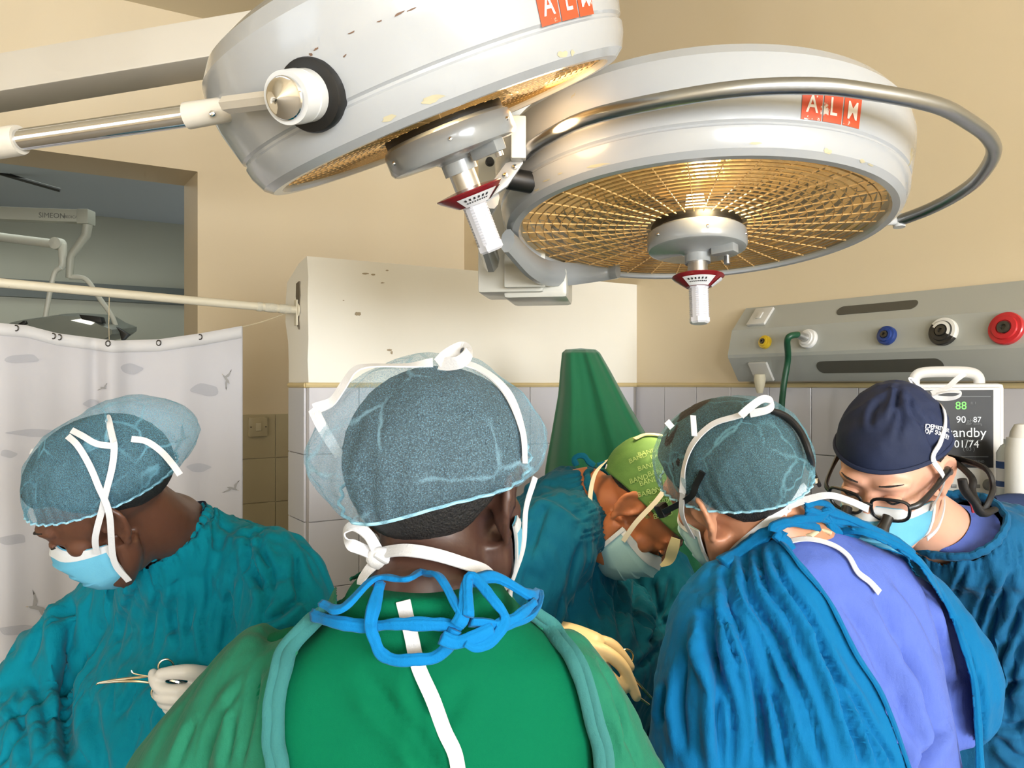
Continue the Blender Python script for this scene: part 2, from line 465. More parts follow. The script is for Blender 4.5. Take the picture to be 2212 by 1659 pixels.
# grout bed under the tiles and sealant line along their upper edge
g = M(); rbox(g, PU0 - .001, 0, PV0 - .0012, PV0 + .01, .2, TZ); rbox(g, -.0012, .01, PV0 - 2.43, PV0, .2, TZ); rbox(g, PU0 - .0012, PU0 + .01, PV0, PV0 + TW + .004, .3, TZ)
struct('grout', g, m_grout, '', parent=wall_partition, smooth=False)
for nm, P0, P1, nn, par in (('sealant_line', room(PU0 - .006, PV0 - .002, TZ + .006), room(-.005, PV0 - .002, TZ + .006), -EV, wall_partition), ('sealant_line', room(-.002, PV0, TZ + .006), room(-.002, PV0 - 2.43, TZ + .006), -EU, wall_right), ('sealant_line', room(PU0 - .002, PV0, TZ + .006), room(PU0 - .002, PV0 + .166, TZ + .006), -EU, wall_partition)):
    m = M(); L = np.linspace(0, 1, 40)[:, None]; Q = P0 * (1 - L) + P1 * L
    Q[:, 2] += .002 * noise(Q * 9 + 3.3); tube(m, Q, .0085, 8, hint=(0, 0, 1)); obj(nm, m, m_seal, par)
# --- the next room, seen through the opening
m = M(); rbox(m, -5.6, 1.2, 3.2, 3.4, 0, 3.0); wn = struct('wall_next_room', m, m_other, 'grey green wall of the next room behind the opening', 'wall', smooth=False)
m = M(); rbox(m, -5.6, 1.2, .31, 3.4, 3.0, 3.1); struct('ceiling_next_room', m, mat('next_room_ceiling', (198, 204, 208), .7), 'pale ceiling of the next room', 'ceiling', smooth=False)
m = M(); rbox(m, -5.8, -5.6, .31, 3.4, 0, 3.1); rbox(m, 1.2, 1.4, .31, 3.4, 0, 3.1); struct('wall_next_room_side', m, m_other, 'side walls of the next room', 'wall', smooth=False)
p0 = px(0, 612, 5.6); zb = float(px(0, 612, 6.0)[2])
m = M(); rbox(m, -5.59, 1.1, 3.14, 3.2, 2.34, 2.47); obj('rail_band', m, mat('dark_rail', (92, 98, 92), .5), wn, smooth=False)
# small things fixed to the far wall
m = M(); c = px(556, 922, 3.76); cu = float((c - FC) @ EU); rbox(m, cu - .043, cu + .043, -.022, -.001, c[2] - .045, c[2] + .045)
sk = obj('wall_switch', m, m_tile_old, bevel=.004); tag(sk, 'cream wall switch plate on yellowed tiles beside the curtain', 'switch')
m = M(); rbox(m, cu - .012, cu + .012, -.027, -.02, c[2] - .018, c[2] + .018); obj('rocker', m, mat('cream_plastic', (206, 196, 166), .4), sk, bevel=.002)
for s in (-1, 1):
    m = M(); lathe(m, [(0, .004), (.003, .004), (.0035, 0)], room(cu + s * .034, -.022, c[2]), -EV, 10); obj('screw', m, m_dark, sk)
m = M(); c = px(1030, 522, 4.2)
for dx, dz, r in ((-.012, .006, .014), (.004, -.004, .012), (.018, -.012, .016), (.026, -.004, .009)):
    q = c + np.array((dx, -dx * .6, dz)); w = float((q - FC) @ EV); ball(m, room(-.004, w, q[2]), (r, r, r * .8), 10)
hk = obj('wall_hook', m, mat('rust', (96, 44, 34), .8, bump=(120, .6, .003))); tag(hk, 'small rusty hook on the right wall behind the lamps', 'hook')
# scuffs and knocks on the partition's face
m_scuff = mat('wall_scuff', (168, 152, 126), .8)
def part_pt(x, y, off=.0012):
    d = px(x, y, 1.0) - np.array((0, 0, CAMZ)); p0 = room(PU0, PV0 - off, 0); t = ((p0 - np.array((0, 0, CAMZ))) @ EV) / (d @ EV); return np.array((0, 0, CAMZ)) + d * t
rsc = np.random.default_rng(2)
for x, y, w, h in ((773, 678, 8, 5), (790, 591, 9, 2), (806, 593, 6, 2), (836, 584, 4, 2), (826, 611, 5, 1.5), (842, 756, 6, 3), (846, 762, 3, 4), (742, 649, 2, 1.5)):
    m = M(); ring = [part_pt(x + w * rsc.uniform(.6, 1.1) * math.cos(t), y + h * rsc.uniform(.6, 1.1) * math.sin(t)) for t in np.linspace(0, 2 * math.pi, 12, endpoint=False)]
    m.add([part_pt(x, y)] + ring, [(0, 1 + k, 1 + (k + 1) % 12) for k in range(12)]); obj('scuff', m, m_scuff, wall_partition, smooth=False)
# ================================================================== surgical lamps
m_enam = mat('white_enamel', (172, 175, 178), .22, coat=.5, bump=(7, .12, .006), spots=(11, (176, 168, 138), .665))
m_enam2 = mat('white_enamel_plain', (206, 207, 206), .3, coat=.3)
m_cream = mat('cream_enamel', (206, 199, 186), .4, coat=.2, spots=(22, (120, 96, 76), .76))
m_chrome = mat('chrome', (222, 224, 228), .08, 1.0)
m_steel = mat('brushed_steel', (168, 172, 176), .28, 1.0, bump=(90, .08, .001))
m_alu = mat('aluminium', (205, 205, 205), .32, 1.0)
m_grey = mat('grey_enamel', (150, 153, 153), .25, coat=.5)
m_black = mat('black_rubber', (18, 18, 18), .45)
m_red = mat('red_plastic', (122, 22, 30), .3, coat=.4)
m_label = mat('label_paper', (222, 222, 226), .5)
m_ink = mat('printing_ink', (40, 38, 42), .6)
m_handle = mat('white_handle_plastic', (204, 204, 210), .35)
m_logo = mat('orange_logo', (208, 78, 42), .5, spots=(30, (226, 214, 205), .62))
m_logo_t = mat('logo_letter', (236, 228, 222), .5)
m_rib = mat('lens_rib', (236, 200, 140), .3, emis=((255, 206, 140), .22))  # faint emission stands in for bulb light caught in the ribs
m_ring = mat('lens_ring_glass', (186, 156, 106), .2, .6)
m_gold = mat('lamp_reflector', (236, 214, 170), .30, .75, emis=((255, 206, 130), .20), bump=(30, .1, .002))  # weak emission stands in for bulb light thrown back by the reflector
m_bulb = mat('halogen_bulb', (255, 230, 190), .4, emis=((255, 214, 150), 22))
m_lens = bpy.data.materials.new('lens_glass'); m_lens.use_nodes = True
_nt = m_lens.node_tree; _nt.nodes.remove(_nt.nodes['Principled BSDF'])
_t = _nt.nodes.new('ShaderNodeBsdfTransparent'); _t.inputs[0].default_value = (.97, .93, .85, 1)
_g = _nt.nodes.new('ShaderNodeBsdfGlossy'); _g.inputs['Roughness'].default_value = .03
_x = _nt.nodes.new('ShaderNodeMixShader'); _x.inputs[0].default_value = .05
_nt.links.new(_t.outputs[0], _x.inputs[1]); _nt.links.new(_g.outputs[0], _x.inputs[2]); _nt.links.new(_x.outputs[0], _nt.nodes['Material Output'].inputs[0])

def surgical_lamp(name, label, c, n, R, power, logo_at, logo_scale, spin=0.0):
    """c centre of the lens, n the way it shines, R lens radius"""
    c = np.asarray(c, float); n = unit(n); up = -n
    t = empty(name, c + up * .2, label, 'surgical lamp', 'surgical lamps over the operating table')
    d, a, b = frame_of(up, (0, 1, 0))
    k = R / .33
    prof = [(R, .004), (R + .004, -.004), (R + .016, -.004), (R + .026, .004), (R + .034, .022), (R + .036, .034), (R + .0335, .037), (R + .0335, .04), (R + .037, .043), (R + .046, .085), (R + .049, .115), (R + .044, .142), (R + .028, .163), (R - .002, .178), (R - .05, .188), (R * .5, .197), (0, .2)]
    m = M(); lathe(m, prof, c, up, 96); dome = obj('dome', m, m_enam, t, angle=25)
    # reflector: rings of small flat facets
    m = M(); nr, ns = 17, 72; rr = np.linspace(R - .002, .075, nr); aa = .012 + .062 * np.sin(np.linspace(0, 1, nr) * math.pi * .62)
    rg = np.random.default_rng(4); V = []; Fc = []
    for i in range(nr - 1):
        for s in range(ns):
            t0 = 2 * math.pi * s / ns; t1 = 2 * math.pi * (s + 1) / ns; o = len(V); j = rg.uniform(-.0022, .0022, 4)
            for (q, tt, jj) in ((i, t0, j[0]), (i, t1, j[1]), (i + 1, t1, j[2]), (i + 1, t0, j[3])):
                # each ring is a little step, so that it catches the light on its own
                step = .009 if q == i else .0
                V.append(c + up * (aa[q] + step + jj) + rr[q] * (math.cos(tt) * a + math.sin(tt) * b))
            Fc.append((o, o + 1, o + 2, o + 3))
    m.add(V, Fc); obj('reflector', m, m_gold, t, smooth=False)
    m = M(); lathe(m, [(.001, .088), (.08, .086)], c, up, 32); obj('reflector_cap', m, m_gold, t)
    # ribs of the lens
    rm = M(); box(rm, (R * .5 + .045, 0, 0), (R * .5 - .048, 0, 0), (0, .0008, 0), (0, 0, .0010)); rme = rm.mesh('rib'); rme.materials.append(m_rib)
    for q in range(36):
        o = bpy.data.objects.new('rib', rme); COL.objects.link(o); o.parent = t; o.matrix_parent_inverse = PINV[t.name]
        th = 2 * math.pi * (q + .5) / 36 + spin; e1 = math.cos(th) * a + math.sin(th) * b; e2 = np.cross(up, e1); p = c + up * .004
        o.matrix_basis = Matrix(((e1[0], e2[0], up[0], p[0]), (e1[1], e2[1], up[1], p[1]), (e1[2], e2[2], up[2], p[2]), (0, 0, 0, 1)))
    for q in range(15):   # fine concentric prisms of the lens
        rr_ = .098 + (R - .103) * (q + .5) / 15; m = M(); lathe(m, [(rr_ - .0011, .0045), (rr_, .0025), (rr_ + .0011, .0045), (rr_, .006), (rr_ - .0011, .0045)], c, up, 72); obj('lens_ring', m, m_ring, t, angle=60)
    m = M(); lathe(m, [(.0, 0), (R, .0)], c, up, 64); obj('lens', m, m_lens, t)
    m = M(); lathe(m, [(0, .0), (.016, .002), (.02, .02), (.016, .045), (0, .05)], c + up * .022, up, 20); obj('bulb', m, m_bulb, t)
    # hub, neck, red collar with its label, ribbed handle
    m = M(); lathe(m, [(0, .016), (.078, .016), (.084, .006), (.084, -.004), (.08, -.006), (0, -.006)], c, up, 48); obj('hub_gasket', m, m_black, t)
    m = M(); lathe(m, [(.0, -.004), (.084, -.004), (.0905, -.009), (.092, -.015), (.092, -.036), (.089, -.041), (.084, -.043), (.03, -.046), (.024, -.05), (.024, -.066), (.0, -.066)], c, up, 56)
    hub = obj('hub', m, m_grey, t, angle=35)
    for s in range(6):
        th = math.pi * 2 * s / 6 + 2.6; e1 = math.cos(th) * a + math.sin(th) * b
        m = M(); lathe(m, [(0, .0025), (.0022, .002), (.003, 0)], c - up * .024 + e1 * .092, e1, 10); obj('screw', m, m_chrome, hub)
    m = M(); e1 = unit(a * .6 - b * .5); box(m, c - up * .05 + e1 * .055, e1 * .022, np.cross(up, e1) * .012, up * .009); obj('hub_block', m, m_grey, hub, bevel=.003)
    m = M(); e1 = unit(a * .9 + b * .2); lathe(m, [(.0, -.064), (.006, -.064), (.006, -.04)], c + e1 * .06, up, 16); obj('pin', m, m_alu, hub)
    m = M(); lathe(m, [(0, -.064), (.0185, -.064), (.0185, -.096), (.0, -.096)], c, up, 32); obj('handle_neck', m, m_alu, t)
    m = M(); lathe(m, [(.018, -.088), (.0475, -.0915), (.048, -.093), (.044, -.097), (.0225, -.112), (.017, -.112), (.017, -.09)], c, up, 48); col = obj('collar', m, m_red, t, angle=30)
    for a0, a1 in ((0, 1.5), (1.9, 2.9)):
        m = M(); off = -2.5 if spin == 0 else -2.1
        lathe(m, [(.0437, -.0985), (.0245, -.1118)], c - up * .0006, up, 16, (0, 1, 0), a0 + off, a1 + off); lb = obj('collar_label', m, m_label, col)
        if a0 == 0:
            for row, (q, cnt) in enumerate(((.3, 6), (.6, 9))):
                for s in range(cnt):
                    th = off + .25 + s * 1.0 / cnt; e1 = math.cos(th) * a + math.sin(th) * b; r_ = .0437 - q * .019; h_ = -.0985 - q * .0133
                    e2 = np.cross(up, e1); sl = unit(e1 * (-.019) - up * .0133)
                    m = M(); w_ = (.0013, .0009)[row]; box(m, c + up * (h_ - .0012) + e1 * (r_ + .0004), e2 * w_, sl * (.0022, .0012)[row], np.cross(e2, sl) * .0002); obj('print', m, m_ink, lb, smooth=False)
    # octagonal handle with notched edges
    m = M(); V = []
    hs = np.linspace(-.11, -.178, 35); rings = []
    for i, h in enumerate(hs):
        ring = []
        for s in range(8):
            for e in (-.16, 0.0, .16):
                th = (s + .5) * math.pi / 4 + e; r_ = .0172 if e else .0186
                if e == 0.0 and i % 2 and 2 < i < 31: r_ = .0160
                ring.append(c + up * h + r_ * (math.cos(th) * a + math.sin(th) * b))
        rings.append(np.array(ring))
    rings.append(c + up * -.181 + (rings[-1] - (c + up * hs[-1])) * .82)
    loft(m, rings); obj('handle', m, m_handle, t, angle=20)
    # maker's logo on the side of the dome
    la, lh, sz, letters = logo_at
    for q, ch in enumerate(letters):
        def on_dome(x, y, off):
            th = la + x / (R + .05); h = lh + y; r_ = R + float(np.interp(h, (.02, .034, .043, .085, .115, .142), (.033, .036, .037, .046, .049, .044))) + .0004 + off
            return c + up * h + r_ * (math.cos(th) * a + math.sin(th) * b)
        x0 = q * sz * 1.08 * logo_scale
        m = M(); g = 6; V = [on_dome(x0 + logo_scale * (i / g - .5) * sz, (j / g - .5) * sz * 1.25, .0006) for j in range(g + 1) for i in range(g + 1)]
        m.add(V, [(j * (g + 1) + i, j * (g + 1) + i + 1, (j + 1) * (g + 1) + i + 1, (j + 1) * (g + 1) + i) for j in range(g) for i in range(g)])
        lq = obj('logo_square', m, m_logo, dome)
        v, f = text_mesh(ch, sz * .95, .012); m = M(); m.add([on_dome(x0 + logo_scale * p[0] * .9, p[1] * 1.1, .0012) for p in v], f); obj('logo_letter', m, m_logo_t, lq, smooth=False)
    # the light of this lamp: the bulb lights the reflector, the beam leaves below the lens
    pd = bpy.data.lights.new('bulb_light', 'POINT'); pd.energy = 2.2 * k; pd.color = (1.0, .78, .46); pd.shadow_soft_size = .03
    po = bpy.data.objects.new('bulb_light', pd); COL.objects.link(po); po.location = c + up * .016 + b * -.10 * k; po.parent = t; po.matrix_parent_inverse = PINV[t.name]
    ld = bpy.data.lights.new('lamp_light', 'SPOT'); ld.energy = power; ld.color = (1.0, .74, .42); ld.spot_size = math.radians(75); ld.spot_blend = .8; ld.shadow_soft_size = .09
    lo = bpy.data.objects.new('lamp_light', ld); COL.objects.link(lo); lo.location = c + n * .2
    lo.rotation_euler = Vector(n).to_track_quat('-Z', 'Y').to_euler()
    return t, dome, (c, up, a, b)

# ---- the large lamp on the right
L1c = np.array((.3463, 1.522, CAMZ + .2909)); L1n = np.array((.0049, -.1309, -.9914))
lamp1, dome1, (c1, up1, a1, b1) = surgical_lamp('surgical_lamp', 'large white round surgical lamp with steel handrail, lit', L1c, L1n, .33, 26, (-math.pi / 2 + .24, .066, .034, 'ALM'), 1)

def lampP(c, up, a, b, th, r, h): return c + up * h + r * (math.cos(th) * a + math.sin(th) * b)
rail = [(-.339, -.19), (-.29, -.275), (-.217, -.352), (-.06, -.419), (.06, -.432), (.157, -.412), (.26, -.375), (.335, -.323), (.40, -.265), (.445, -.2), (.478, -.10), (.484, -.02), (.472, .06), (.445, .128)]
R1 = [c1 + up1 * .058 + a1 * x + b1 * y for x, y in rail]
m = M(); tube(m, R1, .0118, 14, 5); obj('handrail', m, m_steel, lamp1)
m = M(); e = c1 + up1 * .058 + a1 * .445 + b1 * .128; q = c1 + up1 * .05 + a1 * .35 + b1 * .11
tube(m, [q, e, e + (e - q) * .1], .009, 10); tube(m, [e + up1 * .012, e - up1 * .014], .012, 10); obj('rail_bracket', m, m_enam2, lamp1)
# left pivot: bracket plate, black bushing, fork down to the supply box behind
piv = c1 + up1 * .058 + a1 * -.345 + b1 * -.205
m = M(); box(m, px(1120, 300, 1.30), (.012, 0, 0), (0, .012, 0), (0, 0, .034)); obj('rail_bracket', m, m_enam2, lamp1, bevel=.003)
m = M(); prism(m, [px(x, y, 1.31) for x, y in ((1092, 352), (1130, 338), (1130, 352), (1096, 402), (1052, 432), (1048, 412))], (0, 1, 0), .012); fk = obj('fork_plate', m, m_grey, lamp1, bevel=.002)
for x, y in ((1092, 379), (1112, 361)):
    m = M(); lathe(m, [(0, .004), (.004, .003), (.005, 0)], px(x, y, 1.31), (0, -1, 0), 12); obj('screw', m, m_chrome, fk)
m = M(); d_ = unit(px(1112, 385, 1.33) - c1 - up1 * .05); lathe(m, [(.0, .02), (.016, .02), (.018, .01), (.018, -.03), (0, -.03)], px(1112, 388, 1.34), -a1 * .9 - b1 * .45, 24); obj('pivot_bushing', m, m_black, lamp1)
m = M(); tube(m, [px(1062, 425, 1.32), px(1040, 480, 1.45), px(1060, 560, 1.66)], [.013, .016, .018], 10, 6, flat=1.6); obj('fork_arm', m, m_grey, lamp1)
m = M(); tube(m, [px(1096, 520, 1.50), px(1150, 575, 1.62), px(1200, 592, 1.72), px(1300, 588, 1.8), px(1335, 585, 1.78)], [.014, .016, .016, .012, .01], 10, 6, flat=1.7); obj('fork_arm', m, m_grey, lamp1)
# supply box with its column to the ceiling
m = M(); q0 = px(1112, 455, 1.80); box(m, q0, (.07, -.012, 0), (.01, .075, 0), (0, 0, .19)); sb = obj('supply_box', m, mat('putty_grey_enamel', (196, 194, 184), .35, coat=.3), lamp1, bevel=.008)
m = M(); box(m, px(1134, 545, 1.70), (.043, -.006, 0), (.001, .006, 0), (0, 0, .074)); obj('box_cover', m, mat('putty_grey_enamel', (196, 194, 184)), sb, bevel=.004)
m = M(); box(m, px(1165, 622, 1.82), (.068, -.012, 0), (.012, .09, 0), (0, 0, .032)); obj('box_foot', m, mat('putty_grey_enamel', (196, 194, 184)), sb, bevel=.01)
for y in (310, 350):
    m = M(); lathe(m, [(.0, .012), (.008, .012), (.010, 0)], px(1058, y, 1.715), (0, -1, 0), 16); obj('box_knob', m, m_black, sb)
m = M(); tb = q0 + np.array((.01, .02, .18)); tube(m, [tb, (tb[0], tb[1], CEIL)], .032, 20); lathe(m, [(.032, -.09), (.09, -.06), (.11, 0)], (tb[0], tb[1], CEIL), (0, 0, 1), 32); obj('ceiling_column', m, m_enam2, lamp1)

# ---- the smaller lamp, tilted, upper left
L2c = np.array((-.093, 1.105, CAMZ + .352)); L2n = np.array((.359, .24, -.902))
lamp2, dome2, (c2, up2, a2, b2) = surgical_lamp('surgical_lamp', 'smaller tilted white surgical lamp with chrome arm and knob', L2c, L2n, .23, 12, (-1.02, .058, .03, 'ALM'), 1, spin=.05)
kp = px(735, 198, .905); ax = unit((kp - c2) - up2 * ((kp - c2) @ up2))
rad = .276; kp = c2 + up2 * float((kp - c2) @ up2) + ax * rad
m = M(); lathe(m, [(.0, .004), (.028, .006), (.037, .003), (.039, -.002), (.036, -.02)], kp, ax, 40); obj('pivot_gasket', m, m_black, lamp2)
m = M(); lathe(m, [(.027, .0), (.027, .018), (.0255, .0195), (.0255, .0205), (.0275, .022), (.0265, .042), (.0, .042)], kp, ax, 40); obj('pivot_knob', m, m_enam2, lamp2, angle=30)
m = M(); lathe(m, [(.0, .058), (.0185, .047), (.0205, .0465), (.0215, .045), (.0215, .034), (.0, .034)], kp, ax, 40); obj('knob_cap', m, m_chrome, lamp2, angle=20)
k2 = kp + ax * .026
y0 = px(640, 208, .82); y1 = px(496, 226, .90); y2 = px(405, 248, .95)
m = M(); tube(m, [k2, y0, y1], [.013, .0125, .0135], 8, flat=.75); obj('yoke_arm', m, m_cream, lamp2, angle=30)
m = M(); tube(m, [px(552, 232, .95), px(480, 238, .945), px(404, 250, .95)], [.0115, .0145, .0155], 20); sl = obj('arm_socket', m, m_cream, lamp2)
m = M(); lathe(m, [(0, .003), (.003, .002), (.004, 0)], px(459, 245, .93), (0, -1, 0), 10); obj('screw', m, m_chrome, sl)
m = M(); tube(m, [px(406, 250, .95), px(38, 303, .985)], .0128, 24); obj('chrome_arm', m, m_chrome, lamp2)
m = M(); A0 = px(44, 302, .985); A1 = px(-260, 350, 1.02); tube(m, [A0, A0 + (A1 - A0) * .02, A1], [.0175, .0185, .0185], 24); obj('arm_sleeve', m, m_cream, lamp2)
m = M(); tube(m, [A1 + (0, 0, -.05), A1 + (0, 0, .05), (A1[0], A1[1], CEIL)], [.03, .03, .03], 20); obj('ceiling_column', m, m_cream, lamp2)
# far side of the yoke
m = M(); kb = c2 + up2 * .07 - ax * .276; tube(m, [px(552, 232, .95), px(470, 90, 1.2), kb - ax * .05, kb], .011, 10, 8) if False else lathe(m, [(.0, .03), (.026, .03), (.03, 0)], kb, -ax, 24); obj('pivot_knob', m, m_enam2, lamp2)

# ---- box-section ceiling arm at the top left
b0, bm_, b2_ = px(-220, 192, 2.14), px(0, 155, 2.10), px(1075, -26, 1.98)
dirb = unit(b2_ - b0); sd = unit(np.cross(dirb, (0, 0, 1))); upb = np.cross(sd, dirb)
arm = empty('ceiling_boom', b0, 'cream box-section ceiling arm with oval cover plate behind the tilted lamp', 'ceiling arm')
mid = (b0 + b2_) / 2; hl = np.linalg.norm(b2_ - b0) / 2; back = -sd if sd[1] < 0 else sd
m = M(); box(m, mid + back * .065, dirb * hl, back * .065, upb * .05); obj('beam', m, m_cream, arm, bevel=.006)
cq = px(672, 30, 2.025); cq = b0 + dirb * float((cq - b0) @ dirb) - back * .0005 + upb * .005
m = M(); prism(m, slot_outline(cq, dirb, upb, .062, .036, 14), -back, .0016); cp = obj('cover_plate', m, m_cream, arm, angle=30)
for s in (-1, 1):
    m = M(); lathe(m, [(0, .005), (.005, .004), (.006, 0)], cq + dirb * .045 * s - back * .0016, -back, 12); obj('screw', m, m_cream, cp)
m = M(); e = b2_ + back * .065; lathe(m, [(.06, -.08), (.06, CEIL - e[2])], e, (0, 0, 1), 32); lathe(m, [(.0, -.08), (.06, -.08)], e, (0, 0, 1), 32); obj('ceiling_column', m, m_cream, arm)

# glow that leaves the tilted lamp sideways, towards its neighbour
gd = bpy.data.lights.new('lamp_glow', 'POINT'); gd.energy = 1.1; gd.color = (1.0, .66, .34); gd.shadow_soft_size = .05
go = bpy.data.objects.new('lamp_glow', gd); COL.objects.link(go); go.location = c2 + L2n * .05 + a2 * .15 + b2 * .10; go.parent = lamp2; go.matrix_parent_inverse = PINV[lamp2.name]
# chipped paint and scratches on the two domes
m_chip = mat('paint_chip', (188, 180, 150), .6); m_scr = mat('rust_scratch', (110, 84, 66), .7)
def chips(dome, spots, fb):
    bv = BVHTree.FromPolygons([v.co for v in dome.data.vertices], [tuple(p.vertices) for p in dome.data.polygons]); rc = np.random.default_rng(8)
    for x, y, w, h, ang, dark in spots:
        n = 14; ring = []
        for k in range(n):
            t = 2 * math.pi * k / n; q = rc.uniform(.55, 1.1); dx, dy = w * q * math.cos(t), h * q * math.sin(t); c_, s_ = math.cos(ang), math.sin(ang)
            p, nn = on_surface(bv, x + dx * c_ - dy * s_, y + dx * s_ + dy * c_, .0005, fb); ring.append(p)
        p, nn = on_surface(bv, x, y, .0005, fb); m = M(); m.add([p] + ring, [(0, 1 + k, 1 + (k + 1) % n) for k in range(n)]); obj('paint_chip', m, m_scr if dark else m_chip, dome)
chips(dome2, [(932, 213, 32, 10, -.35, 0), (840, 254, 18, 9, -.3, 0), (1214, 118, 14, 9, -.2, 0), (1236, 114, 5, 8, 0, 0), (683, 106, 8, 3, -.6, 1), (672, 118, 4, 5, -.6, 1), (862, 30, 14, 3, -.5, 1), (820, 46, 8, 2, -.4, 1), (745, 120, 6, 2, -.9, 1), (760, 70, 10, 2, -.4, 1), (890, 20, 12, 2, -.4, 1), (640, 150, 4, 2, -.6, 1)], .95)
chips(dome1, [(1290, 357, 30, 4, -.2, 0), (1632, 309, 16, 4, 0, 0), (1787, 327, 11, 7, .3, 0), (1862, 348, 7, 5, .4, 0), (1880, 356, 8, 3, .4, 0), (1180, 390, 10, 2, -.4, 0), (1210, 375, 6, 2, -.4, 0), (1160, 410, 8, 2, -.5, 0)], 1.2)
# ================================================================== things on and by the walls
# ---- medical gas panel on the right wall
m_panel = mat('panel_grey', (172, 174, 168), .45, coat=.1)
m_slot = mat('panel_slot', (82, 80, 72), .6)
m_wplast = mat('white_plastic', (204, 202, 196), .4)
def wall_t(x, out=0.0):
    """coordinate along the right wall (v) that pixel column x meets, out metres in front of the wall"""
    o = room(-out, 0, 0); r = (x - 1106.0) / F
    # o + EV*s : (ox + evx s) = r (oy + evy s)
    return (r * o[1] - o[0]) / (EV[0] - r * EV[1])
def wall_z(x, y, out=0.0):
    p = room(-out, wall_t(x, out), 0); return CAMZ - (y - 829.5) / F * p[1]
pv0 = wall_t(1603, .03); pv1 = pv0 - 2.0
prof = [(0, 1.952), (.012, 1.952), (.07, 1.884), (.078, 1.876), (.098, 1.795), (.096, 1.785), (.05, 1.712), (.045, 1.708), (0, 1.708)]
panel = empty('medical_gas_unit', room(0, pv0, 1.708), 'long grey medical gas panel with coloured outlets on right wall', 'gas panel')
m = M(); loft(m, [np.array([room(-o, v, z) for o, z in prof]) for v in (pv0, pv0 - .02, pv1)]); obj('panel_body', m, m_panel, panel, angle=20)
def face(i):   # a flat of the profile: base point function and its outward normal
    (o0, z0), (o1, z1) = prof[i], prof[i + 1]
    n = unit(np.array((-(z0 - z1), 0, -(o0 - o1))))  # (-u, z) plane
    d = unit(EU * -(o1 - o0) + np.array((0, 0, z1 - z0)))
    nn = unit(np.cross(d, -EV)); nn = nn if nn @ (-EU) > 0 else -nn
    def at(x, y):
        o = (o0 + o1) / 2
        for _ in range(6):
            z = wall_z(x, y, o); o = o0 + (o1 - o0) * (z - z0) / (z1 - z0)
        return room(-o, wall_t(x, o), z)
    return at, d, nn
up_at, up_d, up_n = face(1); fr_at, fr_d, fr_n = face(3); lo_at, lo_d, lo_n = face(5)
for at, d, nn, x0, x1, y, hh in ((up_at, up_d, up_n, 1813, 1978, 665, .017), (lo_at, lo_d, lo_n, 1764, 2040, 791, .020)):
    c0, c1_ = at(x0, y), at(x1, y); c = (c0 + c1_) / 2; w = np.linalg.norm(c1_ - c0) / 2; c = room(0, float((c - FC) @ EV), c[2]) + EU * float((c - FC) @ EU)
    m = M(); prism(m, slot_outline(c - nn * .001, EV, d, w, hh, 12), nn, .0022); obj('slot', m, m_slot, panel, angle=30)
def plate(c, d, nn, w, h, par, name='wall_plate', th=.009):
    m = M(); box(m, c + nn * th / 2, EV * w, d * h, nn * th / 2); return obj(name, m, m_wplast, par, bevel=.002)
c = up_at(1644, 686); pa = plate(c, up_d, up_n, .036, .036, panel)
m = M(); box(m, c + up_n * .0105, EV * .009, up_d * .013, up_n * .002); obj('rocker', m, m_wplast, pa, bevel=.001)
c = lo_at(1646, 801); pa = plate(c, lo_d, lo_n, .036, .034, panel)
m = M(); lathe(m, [(.0, -.0), (.016, .0), (.019, .015), (.012, .05), (.009, .06), (0, .06)], c + lo_n * .012 + np.array((0, 0, -.005)), (0, 0, -1), 16); obj('plug', m, mat('aged_plug', (206, 198, 172), .5), pa)
OUT = [(1655, 740, (212, 178, 34), .021, None, 'yellow'), (1748, 733, (222, 220, 216), .029, None, 'white'), (1918, 726, (28, 58, 128), .026, None, 'blue'), (2040, 718, (36, 34, 32), .036, (222, 220, 214), 'black and white'), (2176, 711, (186, 34, 40), .040, None, 'red')]
for x, y, rgb, r, rgb2, nm in OUT:
    c = fr_at(x, y); mm = mat('outlet_' + nm.split()[0], rgb, .35, coat=.4)
    m = M(); lathe(m, [(.0, .0), (r, .0), (r, .010), (r * .95, .013), (r * .74, .014), (r * .70, .018), (r * .45, .019), (r * .42, .016), (0, .016)], c, fr_n, 40); og = obj('gas_outlet', m, mm, panel, angle=30); og['label'] = nm + ' gas outlet socket'
    if rgb2:
        m2 = mat('outlet_half', rgb2, .4); m = M(); lathe(m, [(r * 1.01, -.0), (r * 1.01, .010), (r * .96, .0136), (r * .75, .0146)], c, fr_n, 24, (0, 1, 0), -1.9, 1.1); obj('outlet_band', m, m2, og)
        m = M(); lathe(m, [(r * .68, .0186), (r * .47, .0196)], c, fr_n, 24, (0, 1, 0), -1.9, 1.3); obj('outlet_band', m, m2, og)
    m = M(); lathe(m, [(.0, .0165), (r * .15, .0165), (r * .17, .022), (r * .36, .022), (r * .38, .014)], c, fr_n, 24); obj('socket_core', m, mat('outlet_metal', (96, 92, 84), .35, .8), og)
# green hose plugged into the white outlet, hanging to the floor behind the people
c = fr_at(1748, 733) + fr_n * .02
m = M(); H0 = c + fr_n * .03; tube(m, [c, H0, H0 + np.array((-.035, -.01, -.012)), px(1702, 775, 2.42), px(1692, 840, 2.43), px(1688, 920, 2.44), px(1690, 1200, 2.44), px(1700, 1700, 2.44), (.85, 2.4, .03)], .0095, 12, 8)
hose = obj('gas_hose', m, mat('green_rubber', (22, 72, 46), .4)); tag(hose, 'dark green gas hose hanging from the white outlet', 'hose')
m = M(); tube(m, [c - fr_n * .002, c + fr_n * .034], [.013, .011], 14); obj('hose_coupling', m, m_alu, hose)

